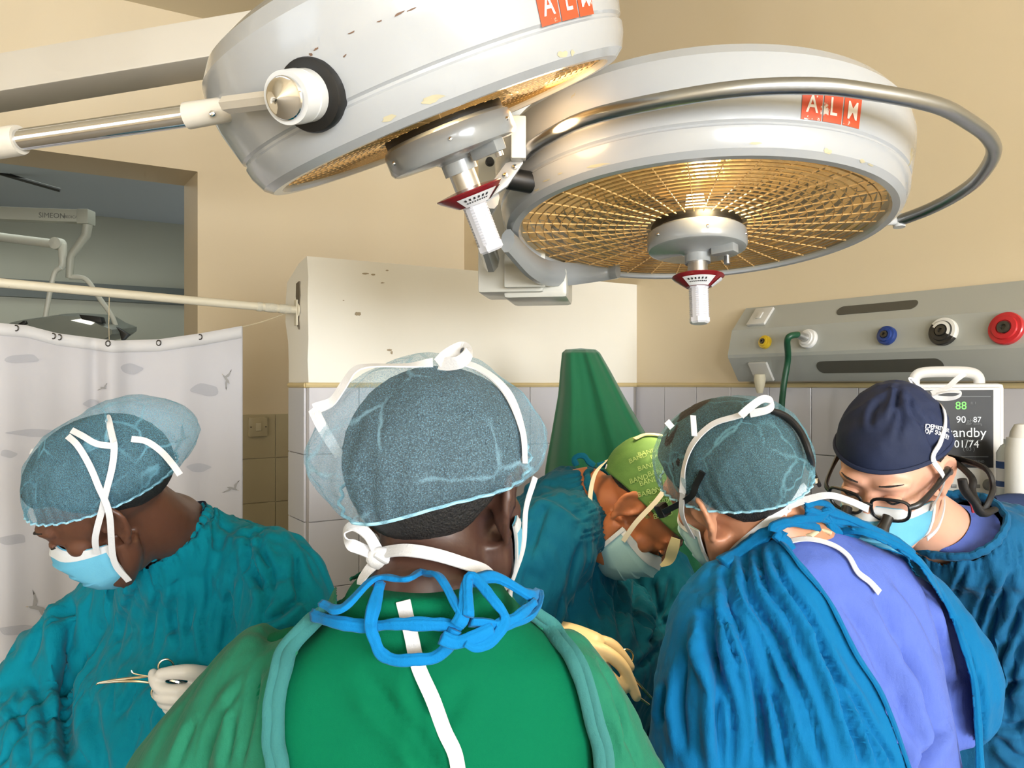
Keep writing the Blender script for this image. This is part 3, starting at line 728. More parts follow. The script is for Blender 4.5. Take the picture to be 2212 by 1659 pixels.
# ---- patient monitor on its pole, behind the person in the navy cap
md = 1.86; mon = empty('patient_monitor', (float(px(2052, 900, md)[0]), md + .03, 0), 'white patient monitor with black screen reading Standby', 'monitor')
mx = unit((1, -.10, 0)); mz = unit((0.0, .02, 1)); mn = np.cross(mz, mx) * -1; mn = unit(np.cross(mx, mz))  # mn points at the camera
if mn[1] > 0: mn = -mn
mc = px(2050, 962, md)
def mp(x, y, off=0):   # point on the monitor's front plane seen at that pixel
    o = np.array((0, 0, CAMZ)); d = px(x, y, 1.0) - o; p0 = mc + mn * off; t = ((p0 - o) @ mn) / (d @ mn); return o + d * t
m_mon = mat('monitor_white', (204, 202, 198), .4)
def quad_px(x0, y0, x1, y1, off): return [mp(x0, y0, off), mp(x1, y0, off), mp(x1, y1, off), mp(x0, y1, off)]
m = M(); w_ = (mp(2172, 960) - mp(1928, 960)); h_ = (mp(2050, 829) - mp(2050, 1098)); cc = (mp(1928, 829) + mp(2172, 1098)) / 2
box(m, cc - mn * .05, w_ / 2, mn * .05, h_ / 2); body = obj('monitor_body', m, m_mon, mon, bevel=.012)
m = M(); box(m, (mp(1940, 838) + mp(2160, 1092)) / 2 + mn * .001, (mp(2160, 960) - mp(1940, 960)) / 2, mn * .003, (mp(2050, 838) - mp(2050, 1092)) / 2); obj('bezel', m, mat('monitor_bezel', (206, 204, 198), .45), mon, bevel=.004)
m = M(); sc_c = (mp(1952, 843) + mp(2143, 1010)) / 2; box(m, sc_c + mn * .0045, (mp(2143, 930) - mp(1952, 930)) / 2, mn * .002, (mp(2050, 843) - mp(2050, 1010)) / 2); scr = obj('screen', m, mat('monitor_screen', (12, 12, 13), .55), mon, smooth=False)
m_sg = mat('screen_green', (90, 210, 70), .5, emis=((96, 225, 70), .9)); m_sw = mat('screen_white', (200, 204, 206), .5, emis=((214, 218, 220), .55)); m_sd = mat('screen_dim', (90, 92, 92), .5, emis=((120, 122, 122), .25))
for s, x, y, size, mm in (('88', 2076, 877, .0255, m_sg), ('II  1', 2103, 871, .008, m_sd), ('90', 2076, 907, .022, m_sw), ('pH', 2096, 909, .011, m_sd), ('87', 2111, 907, .018, m_sw), ('ABP  mmHg', 2104, 916, .007, m_sd), ('Standby', 2082, 935, .031, m_sw), ('MEAN', 2094, 951, .008, m_sd), ('PR', 2116, 952, .007, m_sd), ('101/74', 2082, 960, .024, m_sw), ('( 83 )', 2093, 970, .012, m_sd), ('MENU', 2088, 996, .007, m_sd), ('TREND', 2115, 997, .007, m_sd)):
    m = M(); text_on(m, s, size, mp(x, y, .0075), mx, mz); obj('screen_text', m, mm, scr, smooth=False)
for (x0, x1, y) in ((2060, 2140, 856), (2060, 2135, 986)):
    m = M(); m.add(quad_px(x0, y, x1, y + 1.2, .0072), [(0, 1, 2, 3)]); obj('screen_line', m, m_sd, scr, smooth=False)
m = M(); tube(m, [mp(1975, 836, -.03), mp(1977, 815, -.03), mp(1995, 805, -.03), mp(2050, 803, -.03), mp(2095, 805, -.03), mp(2113, 815, -.03), mp(2116, 836, -.03)], .0085, 12, 6, flat=1.5); obj('handle', m, m_mon, mon)
m = M(); lathe(m, [(.0, .014), (.012, .013), (.0135, 0)], mp(2135, 1047, .003), mn, 24); obj('dial', m, mat('dial_grey', (120, 120, 118), .4), mon)
for q in range(4):
    m = M(); box(m, mp(2060 + q * 17, 1050, .004), mx * .006, mn * .002, mz * .004); obj('button', m, mat('dial_grey', (120, 120, 118)), mon, bevel=.001)
m = M(); pb = cc - mn * .05; tube(m, [(pb[0], pb[1], 1.42), (pb[0], pb[1], .08)], .022, 16); lathe(m, [(.02, .12), (.045, .08), (.095, .05), (.10, .0), (.0, .0)], (pb[0], pb[1], 0), (0, 0, 1), 32); obj('stand', m, m_alu, mon)
# ---- bottles on a small cabinet at the right edge
cab = empty('trolley', (1.19, 1.75, 0), 'white trolley at the right edge carrying bottles', 'trolley')
m = M(); tz = float(px(2200, 1090, 1.85)[2]); box(m, (1.19, 1.75, tz - .012), (.14, 0, 0), (0, .07, 0), (0, 0, .012)); obj('trolley_top', m, m_wplast, cab, bevel=.003)
for sx in (-1, 1):
    for sy in (-1, 1):
        m = M(); tube(m, [(1.19 + sx * .125, 1.75 + sy * .055, tz - .02), (1.19 + sx * .125, 1.75 + sy * .055, 0)], .009, 10); obj('leg', m, m_alu, cab)
m = M(); box(m, (1.19, 1.75, .35), (.12, 0, 0), (0, .05, 0), (0, 0, .01)); obj('shelf', m, m_wplast, cab)
m_bot = mat('bottle_white', (222, 222, 218), .35); m_clear = mat('bottle_clear', (206, 214, 216), .12, coat=.5)
b1_ = px(2205, 1088, 1.73); m = M(); h = float(px(2205, 945, 1.73)[2] - tz)
lathe(m, [(0, 0), (.028, .001), (.03, .006), (.03, h * .86), (.027, h * .9), (.027, h), (0, h)], (b1_[0], b1_[1], tz), (0, 0, 1), 28); bt = obj('bottle', m, m_bot, angle=30); tag(bt, 'tall plain white bottle on the trolley at right edge', 'bottle', 'bottles on the trolley')
m = M(); lathe(m, [(.0, .03), (.012, .028), (.02, .012), (.022, 0)], (b1_[0], b1_[1], tz + h), (0, 0, 1), 20); obj('cap', m, m_wplast, bt)
b2b = px(2181, 1090, 1.79); h = float(px(2181, 948, 1.79)[2] - tz); m = M()
lathe(m, [(0, 0), (.024, .001), (.026, .006), (.026, h * .8), (.018, h * .9), (.012, h * .93), (.012, h), (0, h)], (b2b[0], b2b[1], tz), (0, 0, 1), 28); bt = obj('bottle', m, m_clear, angle=30); tag(bt, 'clear bottle with blue label beside the monitor', 'bottle', 'bottles on the trolley')
m = M(); lathe(m, [(.0263, h * .3), (.0263, h * .7)], (b2b[0], b2b[1], tz), (0, 0, 1), 28); lb = obj('bottle_label', m, m_label, bt)
m = M(); lathe(m, [(.0266, h * .58), (.0266, h * .68)], (b2b[0], b2b[1], tz), (0, 0, 1), 28); lathe(m, [(.0266, h * .32), (.0266, h * .4)], (b2b[0], b2b[1], tz), (0, 0, 1), 28); obj('label_band', m, mat('label_blue', (36, 70, 130), .5), lb)

# navy cloth folded over the front edge of the trolley
m = M(); cn = px(2196, 1104, 1.705); rg = []
for q, (dx, hz, hy) in enumerate(((-.055, .008, .010), (-.05, .018, .02), (-.02, .022, .023), (.03, .021, .022), (.09, .022, .023), (.12, .010, .012))):
    t_ = np.linspace(0, 2 * math.pi, 24, endpoint=False); rg.append(np.column_stack([np.full(24, cn[0] + dx), cn[1] + hy * np.cos(t_), tz + .0225 + hz * np.sin(t_) * (1 + .08 * np.sin(3 * t_ + q))]))
loft(m, rg); nc = obj('folded_cloth', m, mat('navy_cloth', (32, 48, 84), .85, bump=(40, .4, .004))); tag(nc, 'navy folded cloth lying on the trolley beside the bottles', 'cloth')
# ---- curtain pipe and curtain, left
m_pipe = mat('pipe_paint', (214, 206, 184), .5, bump=(40, .4, .003), spots=(16, (120, 104, 80), .68))
c0 = room(PU0 - .004, PV0 + .075, float(px(640, 670, 2.53)[2])); cL = px(-120, 600, 2.08)
pipe = empty('curtain_pipe', c0, 'cream painted curtain pipe fixed to the partition end', 'pipe')
m = M(); tube(m, [c0, px(0, 611, 2.127), cL], .0125, 14, 10); obj('pipe', m, m_pipe, pipe)
m = M(); lathe(m, [(.0, .006), (.02, .006), (.022, 0)], c0, -EU, 20); box(m, c0 - EU * .006 + np.array((0, 0, -.008)), EV * .012, EU * .003, (0, 0, .04)); obj('wall_bracket', m, m_pipe, pipe, bevel=.002)
for q, (f0, f1) in enumerate(((.03, .075), (.085, .13), (.14, .16))):
    m = M(); dd = px(0, 611, 2.127) - c0; tube(m, [c0 + dd * f0, c0 + dd * (f0 + f1) / 2, c0 + dd * f1], [.0135, .0148, .0136], 14, 4); obj('tape_wrap', m, mat('tape', (206, 200, 182), .7, bump=(120, .8, .003)), pipe)
m_cur = mat('curtain_cloth', (188, 186, 189), .8, bump=(30, .1, .004), var=(3, (182, 179, 181), .5))
_n = m_cur.node_tree; _b = _n.nodes['Principled BSDF']; _b.inputs['Transmission Weight'].default_value = 0
cur = empty('curtain', px(250, 740, 2.3), 'white shower curtain printed with gulls and grey clouds', 'curtain')
def cur_pt(s, y, side=0):
    """s 0 at the left end .. 1 at the right edge of the curtain, y pixel row measured at that place"""
    X = -260 + s * (524 + 260); d = 2.0 + s * .50
    fold = .016 * math.sin(s * 13) + .009 * math.sin(s * 27 + 1.3) + .004 * math.sin(s * 51)
    # the deep fold by the clip in the middle
    fold += -.05 * math.exp(-((X - 245) / 26) ** 2) + .03 * math.exp(-((X - 205) / 18) ** 2)
    k = min(1.0, .35 + (y - 700) / 700.0)
    return px(X, y, d + fold * k)
def cur_top(s):
    X = -260 + s * 784
    pts = [(-260, 690), (0, 700), (60, 705), (125, 722), (250, 738), (345, 735), (435, 722), (524, 706)]
    for (x0, y0), (x1, y1) in zip(pts, pts[1:]):
        if x0 <= X <= x1: return y0 + (y1 - y0) * (X - x0) / (x1 - x0)
    return pts[-1][1]
ns, nz = 220, 60; V = []; 
for j in range(nz + 1):
    for i in range(ns + 1):
        s = i / ns; yt = cur_top(s); V.append(cur_pt(s, yt + (1950 - yt) * (j / nz)))
Fc = [(j * (ns + 1) + i, j * (ns + 1) + i + 1, (j + 1) * (ns + 1) + i + 1, (j + 1) * (ns + 1) + i) for j in range(nz) for i in range(ns)]
m = M(); m.add(V, Fc); cs = obj('curtain_sheet', m, m_cur, cur, angle=180)
sol = cs.modifiers.new('thickness', 'SOLIDIFY'); sol.thickness = .0015
m = M(); V = []
for j in range(3):
    for i in range(ns + 1): s = i / ns; V.append(cur_pt(s, cur_top(s) - 2 + j * 13) - np.array((0, .004, 0)))
m.add(V, [(j * (ns + 1) + i, j * (ns + 1) + i + 1, (j + 1) * (ns + 1) + i + 1, (j + 1) * (ns + 1) + i) for j in range(2) for i in range(ns)]); hm = obj('curtain_hem', m, mat('curtain_hem_cloth', (202, 200, 200), .8), cur, angle=180)
hm.modifiers.new('thickness', 'SOLIDIFY').thickness = .0015
def cur_s(X): return (X + 260) / 784.0
for X in (38, 118, 131, 236, 345, 434):
    y = cur_top(cur_s(X)) + 6; q = cur_pt(cur_s(X), y) - np.array((0, .007, 0))
    m = M(); th = np.linspace(0, 2 * math.pi, 12, endpoint=False); tube(m, [q + np.array((math.cos(t) * .0065, 0, math.sin(t) * .0075)) for t in th], .0018, 6, closed=True); obj('eyelet', m, mat('eyelet_metal', (70, 66, 60), .4, .7), cur)
m = M(); tube(m, [cur_pt(1, 706), px(570, 694, 2.5), px(622, 675, 2.52)], .002, 6, 4); tube(m, [cur_pt(cur_s(236), 738), px(235, 700, 2.24), px(236, 640, 2.26)], .0012, 6); obj('string', m, mat('string', (190, 176, 146), .9), cur)
# printed clouds and gulls: flat print lying on the cloth
m_cloud = mat('print_cloud', (166, 165, 170), .8); m_gull = mat('print_gull', (150, 148, 146), .8); m_gdark = mat('print_gull_dark', (84, 80, 76), .8); m_gbeak = mat('print_gull_beak', (176, 150, 90), .8)
def print_poly(pts, mm, off=.006, name='print'):
    m = M(); cx0, cy0 = np.mean(pts, 0); n = len(pts); K = 6; V = [cur_pt(cur_s(cx0 + (x - cx0) * k / K), cy0 + (y - cy0) * k / K) - np.array((0, off, 0)) for k in range(1, K + 1) for x, y in pts]; V.append(cur_pt(cur_s(cx0), cy0) - np.array((0, off, 0))); Fc = [(len(V) - 1, i, (i + 1) % n) for i in range(n)] + [(k * n + i, k * n + (i + 1) % n, (k + 1) * n + (i + 1) % n, (k + 1) * n + i) for k in range(K - 1) for i in range(n)]; m.add(V, Fc); return obj(name, m, mm, cs, smooth=False)
for cx, cy, w, h in ((50, 775, 36, 11), (285, 797, 24, 10), (445, 842, 30, 13), (345, 942, 36, 12), (200, 872, 18, 8), (30, 1165, 30, 12), (40, 1360, 42, 11), (80, 935, 60, 7), (430, 1010, 26, 8), (20, 980, 18, 8)):
    pts = [(cx + w * math.cos(t) * (1 + .12 * math.sin(3 * t + cx)), cy + h * math.sin(t) * (1 + .25 * math.sin(2 * t + cy))) for t in np.linspace(0, 2 * math.pi, 22, endpoint=False)]
    print_poly(pts, m_cloud, .0045, 'cloud_print')
def gull(cx, cy, s, rot, flip=1):
    def T(p): x, y = p[0] * flip * s, p[1] * s; c_, s_ = math.cos(rot), math.sin(rot); return (cx + x * c_ - y * s_, cy + x * s_ + y * c_)
    body = [(-1, .1), (-.6, -.12), (0, -.18), (.5, -.1), (.8, -.02), (.55, .12), (0, .16), (-.6, .2)]
    print_poly([T(p) for p in body], m_gull, .0062, 'gull_print')
    for wing in ([(.1, -.1), (.0, -.6), (.35, -1.25), (.55, -1.4), (.4, -.8), (.4, -.1)], [(-.1, .05), (-.45, .5), (-1.1, .95), (-1.3, .95), (-.7, .35), (-.4, .0)]):
        print_poly([T(p) for p in wing], m_gull, .0060, 'gull_print')
    for tip in ([(.35, -1.25), (.62, -1.6), (.55, -1.4), (.46, -1.1)], [(-1.1, .95), (-1.5, 1.1), (-1.3, .95), (-1.0, .75)]):
        print_poly([T(p) for p in tip], m_gdark, .0066, 'gull_print')
    print_poly([T(p) for p in ((.8, -.03), (1.0, .04), (.78, .05))], m_gbeak, .0066, 'gull_print')
gull(396, 948, 19, -.35); gull(490, 818, 14, .9, -1); gull(82, 1312, 24, .15, -1); gull(226, 838, 8, .3); gull(505, 1055, 14, .3, 1)

# ---- lamp of the next room, over its own table
m_sim = mat('next_lamp_paint', (172, 172, 156), .45)
sl_ = empty('surgical_lamp', px(155, 715, 4.6), 'flat grey surgical lamp on jointed arm in the next room', 'surgical lamp')
D = 4.6
m = M(); A = px(-260, 452, D); Bp = px(178, 469, D); box(m, (A + Bp) / 2, (Bp - A) / 2, (0, .04, 0), (0, 0, .036)); ua = obj('upper_arm', m, m_sim, sl_, bevel=.006)
m = M(); text_on(m, 'SIMEON', .042, px(112, 466, D - .042), Bp - A, (0, 0, 1)); text_on(m, 'MEDICAL', .022, px(154, 469, D - .042), Bp - A, (0, 0, 1)); obj('lettering', m, mat('arm_letters', (112, 112, 104), .5), ua, smooth=False)
m = M(); box(m, px(186, 470, D), (.033, 0, 0), (0, .045, 0), (0, 0, .042)); obj('arm_end', m, m_sim, sl_, bevel=.008)
m = M(); tube(m, [px(189, 485, D), px(186, 508, D), px(155, 550, D), px(152, 560, D), px(150, 600, D)], [.028, .026, .022, .022, .02], 14); obj('joint_arm', m, m_sim, sl_)
m = M(); tube(m, [px(-260, 455, D + .3), px(0, 512, D + .2), px(125, 528, D + .1)], .026, 12); tube(m, [px(125, 528, D + .1), px(135, 530, D + .1), px(136, 570, D + .1), px(131, 580, D + .1)], [.03, .024, .022, .018], 14); lathe(m, [(.0, .04), (.034, .035), (.036, -.03)], px(125, 527, D + .1), (0, -1, 0), 20); obj('lower_arm', m, mat('next_lamp_white', (202, 200, 184), .4), sl_)
m = M(); tube(m, [px(131, 578, D), px(118, 590, D), px(108, 630, D), px(97, 690, D)], .014, 10, 6); tube(m, [px(150, 598, D), px(185, 603, D), px(212, 640, D), px(240, 680, D), px(250, 704, D)], .014, 10, 6); obj('yoke', m, mat('next_lamp_white', (202, 200, 184)), sl_)
m = M(); hc = px(155, 716, D); out = [px(x, y, D) for x, y in ((40, 700), (68, 694), (98, 690), (150, 682), (215, 686), (245, 704), (272, 714), (272, 724), (258, 734), (220, 744), (150, 744), (90, 728), (45, 708))]
P = np.array(out); rings = []
for k, (sc_, dy) in enumerate(((.93, -.02), (1, .03), (1, .22), (.9, .3))):
    r_ = hc + (P - hc) * np.array((sc_, 1, sc_)); r_[:, 1] = D + dy - .1; r_[:, 2] += dy * .12; rings.append(r_)
loft(m, rings); obj('lamp_head', m, mat('next_lamp_head', (128, 132, 122), .3), sl_, angle=40)
m = M(); prism(m, [px(x, y, D - .13) for x, y in ((170, 679), (216, 684), (220, 698), (176, 690))], (0, 1, 0), .05); obj('head_grip', m, mat('next_lamp_black', (34, 34, 32), .4), sl_, bevel=.004)
m = M(); prism(m, [px(x, y, D - .125) for x, y in ((152, 692), (178, 688), (204, 697), (196, 702))], (0, 1, 0), .02); obj('head_light', m, mat('next_lamp_lit', (250, 250, 240), .4, emis=((255, 252, 240), 1.0)), sl_, bevel=.002)
for pts in (((250, 706), (276, 722), (262, 736), (258, 718)), ((38, 700), (52, 692), (56, 698), (42, 708))):
    m = M(); prism(m, [px(x, y, D - .14) for x, y in pts], (0, 1, 0), .04); obj('head_bumper', m, mat('next_lamp_black', (34, 34, 32)), sl_, bevel=.003)
m = M(); sp = px(-260, 452, D); tube(m, [sp, (sp[0], sp[1], 3.0)], .05, 16); obj('ceiling_column', m, m_sim, sl_)
m = M(); tube(m, [px(-200, 330, 4.9), px(0, 374, 5.0), px(130, 411, 5.1)], .013, 8); tr = obj('ceiling_track', m, mat('next_lamp_black', (34, 34, 32))); tag(tr, 'thin black track under the ceiling of the next room', 'track')
# dim area light under the next room's ceiling
area_light('next_room_light', room(-1.5, 1.8, 2.98), room(-1.5, 1.8, 0), 2.0, 1.0, 9, (.93, 1.0, .93))

# ---- green cloth draped over a stand by the partition
m_drape = mat('green_drape', (14, 104, 66), .8, bump=(20, .15, .004), sheen=.3, weave=(700, .25))
dr = empty('draped_stand', px(1260, 1400, 2.35) * np.array((1, 1, 0)), 'dark green cloth draped over a stand before the partition', 'draped stand')
V = []; ns, nz = 120, 50
rows = [(755, 1222, 1287, 2.36), (762, 1214, 1296, 2.35), (800, 1210, 1318, 2.33), (850, 1206, 1345, 2.31), (920, 1194, 1385, 2.28), (1010, 1178, 1440, 2.25), (1150, 1165, 1510, 2.22), (1300, 1160, 1560, 2.20), (1600, 1150, 1600, 2.18)]
def row_at(t):
    q = t * (len(rows) - 1); i = min(int(q), len(rows) - 2); fq = q - i; return [rows[i][k] + (rows[i + 1][k] - rows[i][k]) * fq for k in range(4)]
for j in range(nz + 1):
    t = j / nz; y, x0, x1, d = row_at(t)
    for i in range(ns):
        s = 2 * math.pi * i / ns; w = (x1 - x0) / 2; kf = .012 + .05 * t
        cxm = (x0 + x1) / 2; xx = cxm + w * math.cos(s); rr_ = (.06 + .14 * t)
        f_ = math.sin(s * 7 + 1.0 + .9 * t) * .45 + math.sin(s * 4 + 2 - t) * .6 + .3 * math.sin(s * 12 + 1.5 * t) * math.sin(s * 3)
        V.append(px(xx, y, d + rr_ * math.sin(s) + kf * f_ * (.6 if math.sin(s) < 0 else .3)))
Fc = [(j * ns + i, j * ns + (i + 1) % ns, (j + 1) * ns + (i + 1) % ns, (j + 1) * ns + i) for j in range(nz) for i in range(ns)]
V.append(np.mean(V[:ns], 0) + np.array((0, 0, .004))); Fc += [(len(V) - 1, (i + 1) % ns, i) for i in range(ns)]
m = M(); m.add(V, Fc); obj('drape', m, m_drape, dr, angle=180)
q = px(1255, 800, 2.36); m = M(); tube(m, [(q[0], q[1], q[2]), (q[0], q[1], .04)], .012, 12); tube(m, [q + (-.03, 0, .03), q + (.035, .0, .03)], .01, 10); lathe(m, [(0, .05), (.18, .03), (.2, 0), (0, 0)], (q[0], q[1], 0), (0, 0, 1), 24); obj('stand', m, m_alu, dr)
# ================================================================== people: shared builders
def mtx(R, t):
    A = np.eye(4); A[:3, :3] = R; A[:3, 3] = t; return A
def head_frame(fwd, roll=0.0):
    """columns: right, forward, up of a head that looks along fwd"""
    f = unit(fwd); r = unit(np.cross(f, (0, 0, 1))); u = np.cross(r, f)
    if roll: r, u = math.cos(roll) * r + math.sin(roll) * u, math.cos(roll) * u - math.sin(roll) * r
    return np.column_stack([r, f, u])
def head_parts():
    """pieces of a head; origin between the ear canals, y forward, z up"""
    m = M()
    ball(m, (0, -.010, .045), (.075, .098, .080), 28); ball(m, (0, .012, .03), (.071, .082, .075), 24)
    ball(m, (0, .036, -.028), (.057, .060, .084), 24); ball(m, (0, .060, -.092), (.028, .026, .022), 16)
    for s in (-1, 1):
        tube(m, [(s * .056, .004, -.03), (s * .052, .02, -.062), (s * .03, .062, -.094)], [.02, .02, .02], 12, 4)
        ball(m, (s * .040, .058, -.010), (.021, .024, .020), 14); ball(m, (s * .032, .078, .016), (.0165, .014, .0125), 14)
        tube(m, [(s * .008, .091, .033), (s * .03, .089, .037), (s * .052, .070, .03)], [.009, .010, .008], 10, 4)
        # ear: helix, inner fold, lobe, bowl
        def E(y, z, o=0): return (s * (.0765 + o + max(0, -y) * .42), y - .006, z)
        tube(m, [E(.010, -.004), E(.013, .012), E(.006, .028), E(-.008, .034), E(-.020, .026), E(-.024, .008), E(-.018, -.010), E(-.008, -.023)], [.0042, .0044, .0048, .005, .0052, .005, .0048, .005], 10, 4)
        ball(m, E(-.001, -.027), (.0048, .0085, .010), 12)
        tube(m, [E(-.002, .018, -.002), E(-.011, .008, -.002), E(-.009, -.010, -.002)], .0038, 8, 4)
        ball(m, E(-.003, .002, -.007), (.0045, .017, .028), 14)
        ball(m, E(.009, -.006, -.002), (.0045, .004, .007), 10)
        ca, sa = math.cos(.5), math.sin(.5) * s; ball(m, E(-.010, .004, -.0045), (.0050, .0165, .0290), 16, rot=((ca, -sa, 0), (sa, ca, 0), (0, 0, 1)))
    tube(m, [(0, .086, .024), (0, .100, .0), (0, .109, -.022)], [.0085, .010, .0125], 12, 4); ball(m, (0, .103, -.026), (.0175, .011, .009), 14)
    ball(m, (0, .088, -.054), (.024, .0125, .0105), 14); ball(m, (0, .084, -.068), (.021, .011, .009), 14)
    return m
def arm_pieces(m, S, E, W, r=(.042, .036, .027)):
    tube(m, [S, (np.asarray(S) + E) / 2, E, (np.asarray(E) + W) / 2, W], [r[0], r[0] * .9, r[1], r[1] * .95, r[2]], 14, 4)
def body_mesh(hm, neck, shoulders, elbows, wrists, spine, voxel=.0042):
    """head, neck, trunk and arms in one skin. hm: head matrix"""
    m = head_parts(); m.tf(hm)
    def H(p): return hm[:3, :3] @ np.asarray(p, float) + hm[:3, 3]
    neck = np.asarray(neck, float)
    tube(m, [H((0, -.012, .0)), H((0, -.016, -.05)) * .6 + neck * .4, neck, neck + (np.asarray(spine[0]) - neck) * .4], [.052, .054, .060, .075], 20, 5)
    P = [neck + (np.asarray(spine[0]) - neck) * .25] + [np.asarray(p, float) for p in spine]
    tube(m, P, [.07] + [.088] * (len(P) - 1), 20, 4)
    for S, E_, W in zip(shoulders, elbows, wrists):
        tube(m, [neck + (np.asarray(spine[0]) - neck) * .2, np.asarray(S) + (0, 0, -.02)], [.045, .038], 14); arm_pieces(m, np.asarray(S, float), E_, W)
    return fuse(m, voxel, 4)
def hand_mesh(side, curl, spread=(.14, .03, -.06, -.16), thumb=((.028, .018, -.006), (.05, .045, -.022), (.052, .072, -.03)), base=(0, 0, 0, 0)):
    """glove: wrist at the origin, y to the fingers, z the back of the hand, thumb at side*x. curl: per finger three bends in degrees"""
    m = M(); ox = (.026, .009, -.009, -.026); L = ((.042, .026, .02), (.047, .029, .021), (.043, .027, .02), (.033, .021, .018)); R0 = (.0096, .0098, .0094, .0085)
    tube(m, [(0, -.075, 0), (0, -.03, 0), (0, 0, 0), (0, .02, 0)], [.031, .029, .028, .030], 16, 3, flat=.8, hint=(0, 0, 1))
    for k in range(4):
        y0 = .088 + (.0, .004, .0, -.008)[k]; p = np.array((side * ox[k], y0, .004)); ang = 0; tip = [p]
        tube(m, [(side * ox[k] * .75, .005, 0), (side * ox[k], .05, .001), p], [.016, .0155, .0128], 12, 3)
        for j in range(3):
            ang += math.radians(curl[k][j]); dv = np.array((side * spread[k] * math.cos(ang), math.cos(ang), -math.sin(ang))); tip.append(tip[-1] + unit(dv) * L[k][j])
        tube(m, tip, [R0[k] * 1.12, R0[k] * 1.02, R0[k] * .96, R0[k] * .78], 12, 4); ball(m, tip[-1], R0[k] * .80, 12); ball(m, p, .0118, 12)
    T = [np.array((side * t[0], t[1], t[2])) for t in thumb]
    tube(m, [(side * .012, .012, -.004), T[0], T[1], T[2]], [.017, .0165, .0125, .0095], 12, 4); ball(m, T[2], .0097, 12)
    ball(m, (side * .018, .035, -.010), (.018, .03, .013), 14)
    return fuse(m, .0024, 3)
def se_ring(c, s, f, hw, hd, n=40, p=2.4):
    t = np.linspace(0, 2 * math.pi, n, endpoint=False); ct, st = np.cos(t), np.sin(t)
    return np.asarray(c, float) + np.outer(np.sign(ct) * np.abs(ct) ** (2 / p) * hw, s) + np.outer(np.sign(st) * np.abs(st) ** (2 / p) * hd, f)
def seg_dist(P, line):
    """distance of 2-D points to a polyline, signed side of the nearest piece, and position along it 0..1"""
    line = np.asarray(line, float); best = np.full(len(P), 1e9); side = np.zeros(len(P)); pos = np.zeros(len(P)); L = np.linalg.norm(np.diff(line, axis=0), axis=1); tot = L.sum(); acc = 0
    for i in range(len(line) - 1):
        a, b = line[i], line[i + 1]; d = b - a; t = np.clip(((P - a) @ d) / (d @ d), 0, 1); q = a + t[:, None] * d; r = np.linalg.norm(P - q, axis=1)
        cr = np.sign(d[0] * (P[:, 1] - a[1]) - d[1] * (P[:, 0] - a[0])); k = r < best
        best[k] = r[k]; side[k] = cr[k]; pos[k] = (acc + t[k] * L[i]) / tot; acc += L[i]
    return best, side, pos
def to_px(A):
    d = np.maximum(A[:, 1], .05); return np.column_stack([1106 + F * A[:, 0] / d, 829.5 - F * (A[:, 2] - CAMZ) / d])
def crease(me, strokes, gain=1.0):
    """press real folds into the cloth along lines: (points as seen in the photograph, width px, depth mm); on the side seen there"""
    A = vco(me); N_ = vnor(me); V = unit_rows(A - np.array((0, 0, CAMZ))); fc = np.clip(-(N_ * V).sum(1) * 3, 0, 1); Q = to_px(A); D = np.zeros(len(A))
    for pts, w, dep in strokes:
        pts = np.asarray(pts, float); lo = pts.min(0) - 5 * w; hi = pts.max(0) + 5 * w
        k = np.where((Q > lo).all(1) & (Q < hi).all(1) & (fc > 0))[0]
        if not len(k): continue
        ln = spline(pts, 5) if len(pts) > 2 else pts
        d, s, pos = seg_dist(Q[k], ln); x = d * s / w; taper = np.clip(np.minimum(pos, 1 - pos) * 5 + .15, 0, 1) ** .7
        # sharp valley with a rounded ridge beside it
        h = -np.exp(-(x / .55) ** 2) + .75 * np.exp(-((x - 1.25) / .8) ** 2) + .3 * np.exp(-((x + 1.3) / .9) ** 2)
        D[k] += gain * dep * .001 * h * taper * fc[k]
    vset(me, A + N_ * D[:, None])
def unit_rows(A): return A / np.maximum(np.linalg.norm(A, axis=1), 1e-9)[:, None]
def wrinkle(me, amp, scale, axes=None, seed=0.0, ridged=True, mask=None):
    """cloth folds; axes: per-axis stretch (frame rows) so that folds run along the long axis"""
    A = vco(me); N_ = vnor(me); P = A if axes is None else A @ np.asarray(axes, float).T
    w = P + .06 * np.column_stack([noise(P * 6 + 5.1 + seed), noise(P * 6 + 9.7 + seed), noise(P * 6 + 1.3 + seed)])
    n = noise(w * scale + seed)
    if ridged: n = 1.6 * np.sqrt(n * n + .0012) - .35
    h = amp * (n + .45 * noise(w * scale * 2.3 + seed + 7))
    if mask is not None: h = h * mask(A)
    vset(me, A + N_ * h[:, None])
def creases(me, amp, scale, axes=None, seed=0.0, width=.13):
    """narrow broken creases with a soft shoulder, as in a washed and folded gown"""
    A = vco(me); N_ = vnor(me); P = A if axes is None else A @ np.asarray(axes, float).T
    w = P + .05 * np.column_stack([noise(P * 7 + 2.1 + seed), noise(P * 7 + 6.7 + seed), noise(P * 7 + 8.3 + seed)]); n = noise(w * scale + seed); g = np.clip(noise(w * scale * .6 + 33 + seed) * 3 + .35, 0, 1)
    h = amp * g * (-np.exp(-(n / width) ** 2) + .55 * np.exp(-((n - 1.9 * width) / (1.1 * width)) ** 2))
    vset(me, A + N_ * h[:, None])
def cut(me, keep):
    """drop the faces whose centre fails keep(points)"""
    c = np.empty(len(me.polygons) * 3); me.polygons.foreach_get('center', c); k = keep(c.reshape(-1, 3)); bm = bmesh.new(); bm.from_mesh(me); bm.faces.ensure_lookup_table()
    bmesh.ops.delete(bm, geom=[bm.faces[i] for i in np.where(~k)[0]], context='FACES'); bm.to_mesh(me); bm.free(); me.update()
def stretch_axes(long_dir, k=.25):
    d, a, b = frame_of(long_dir); return np.vstack([a, b, d * k])

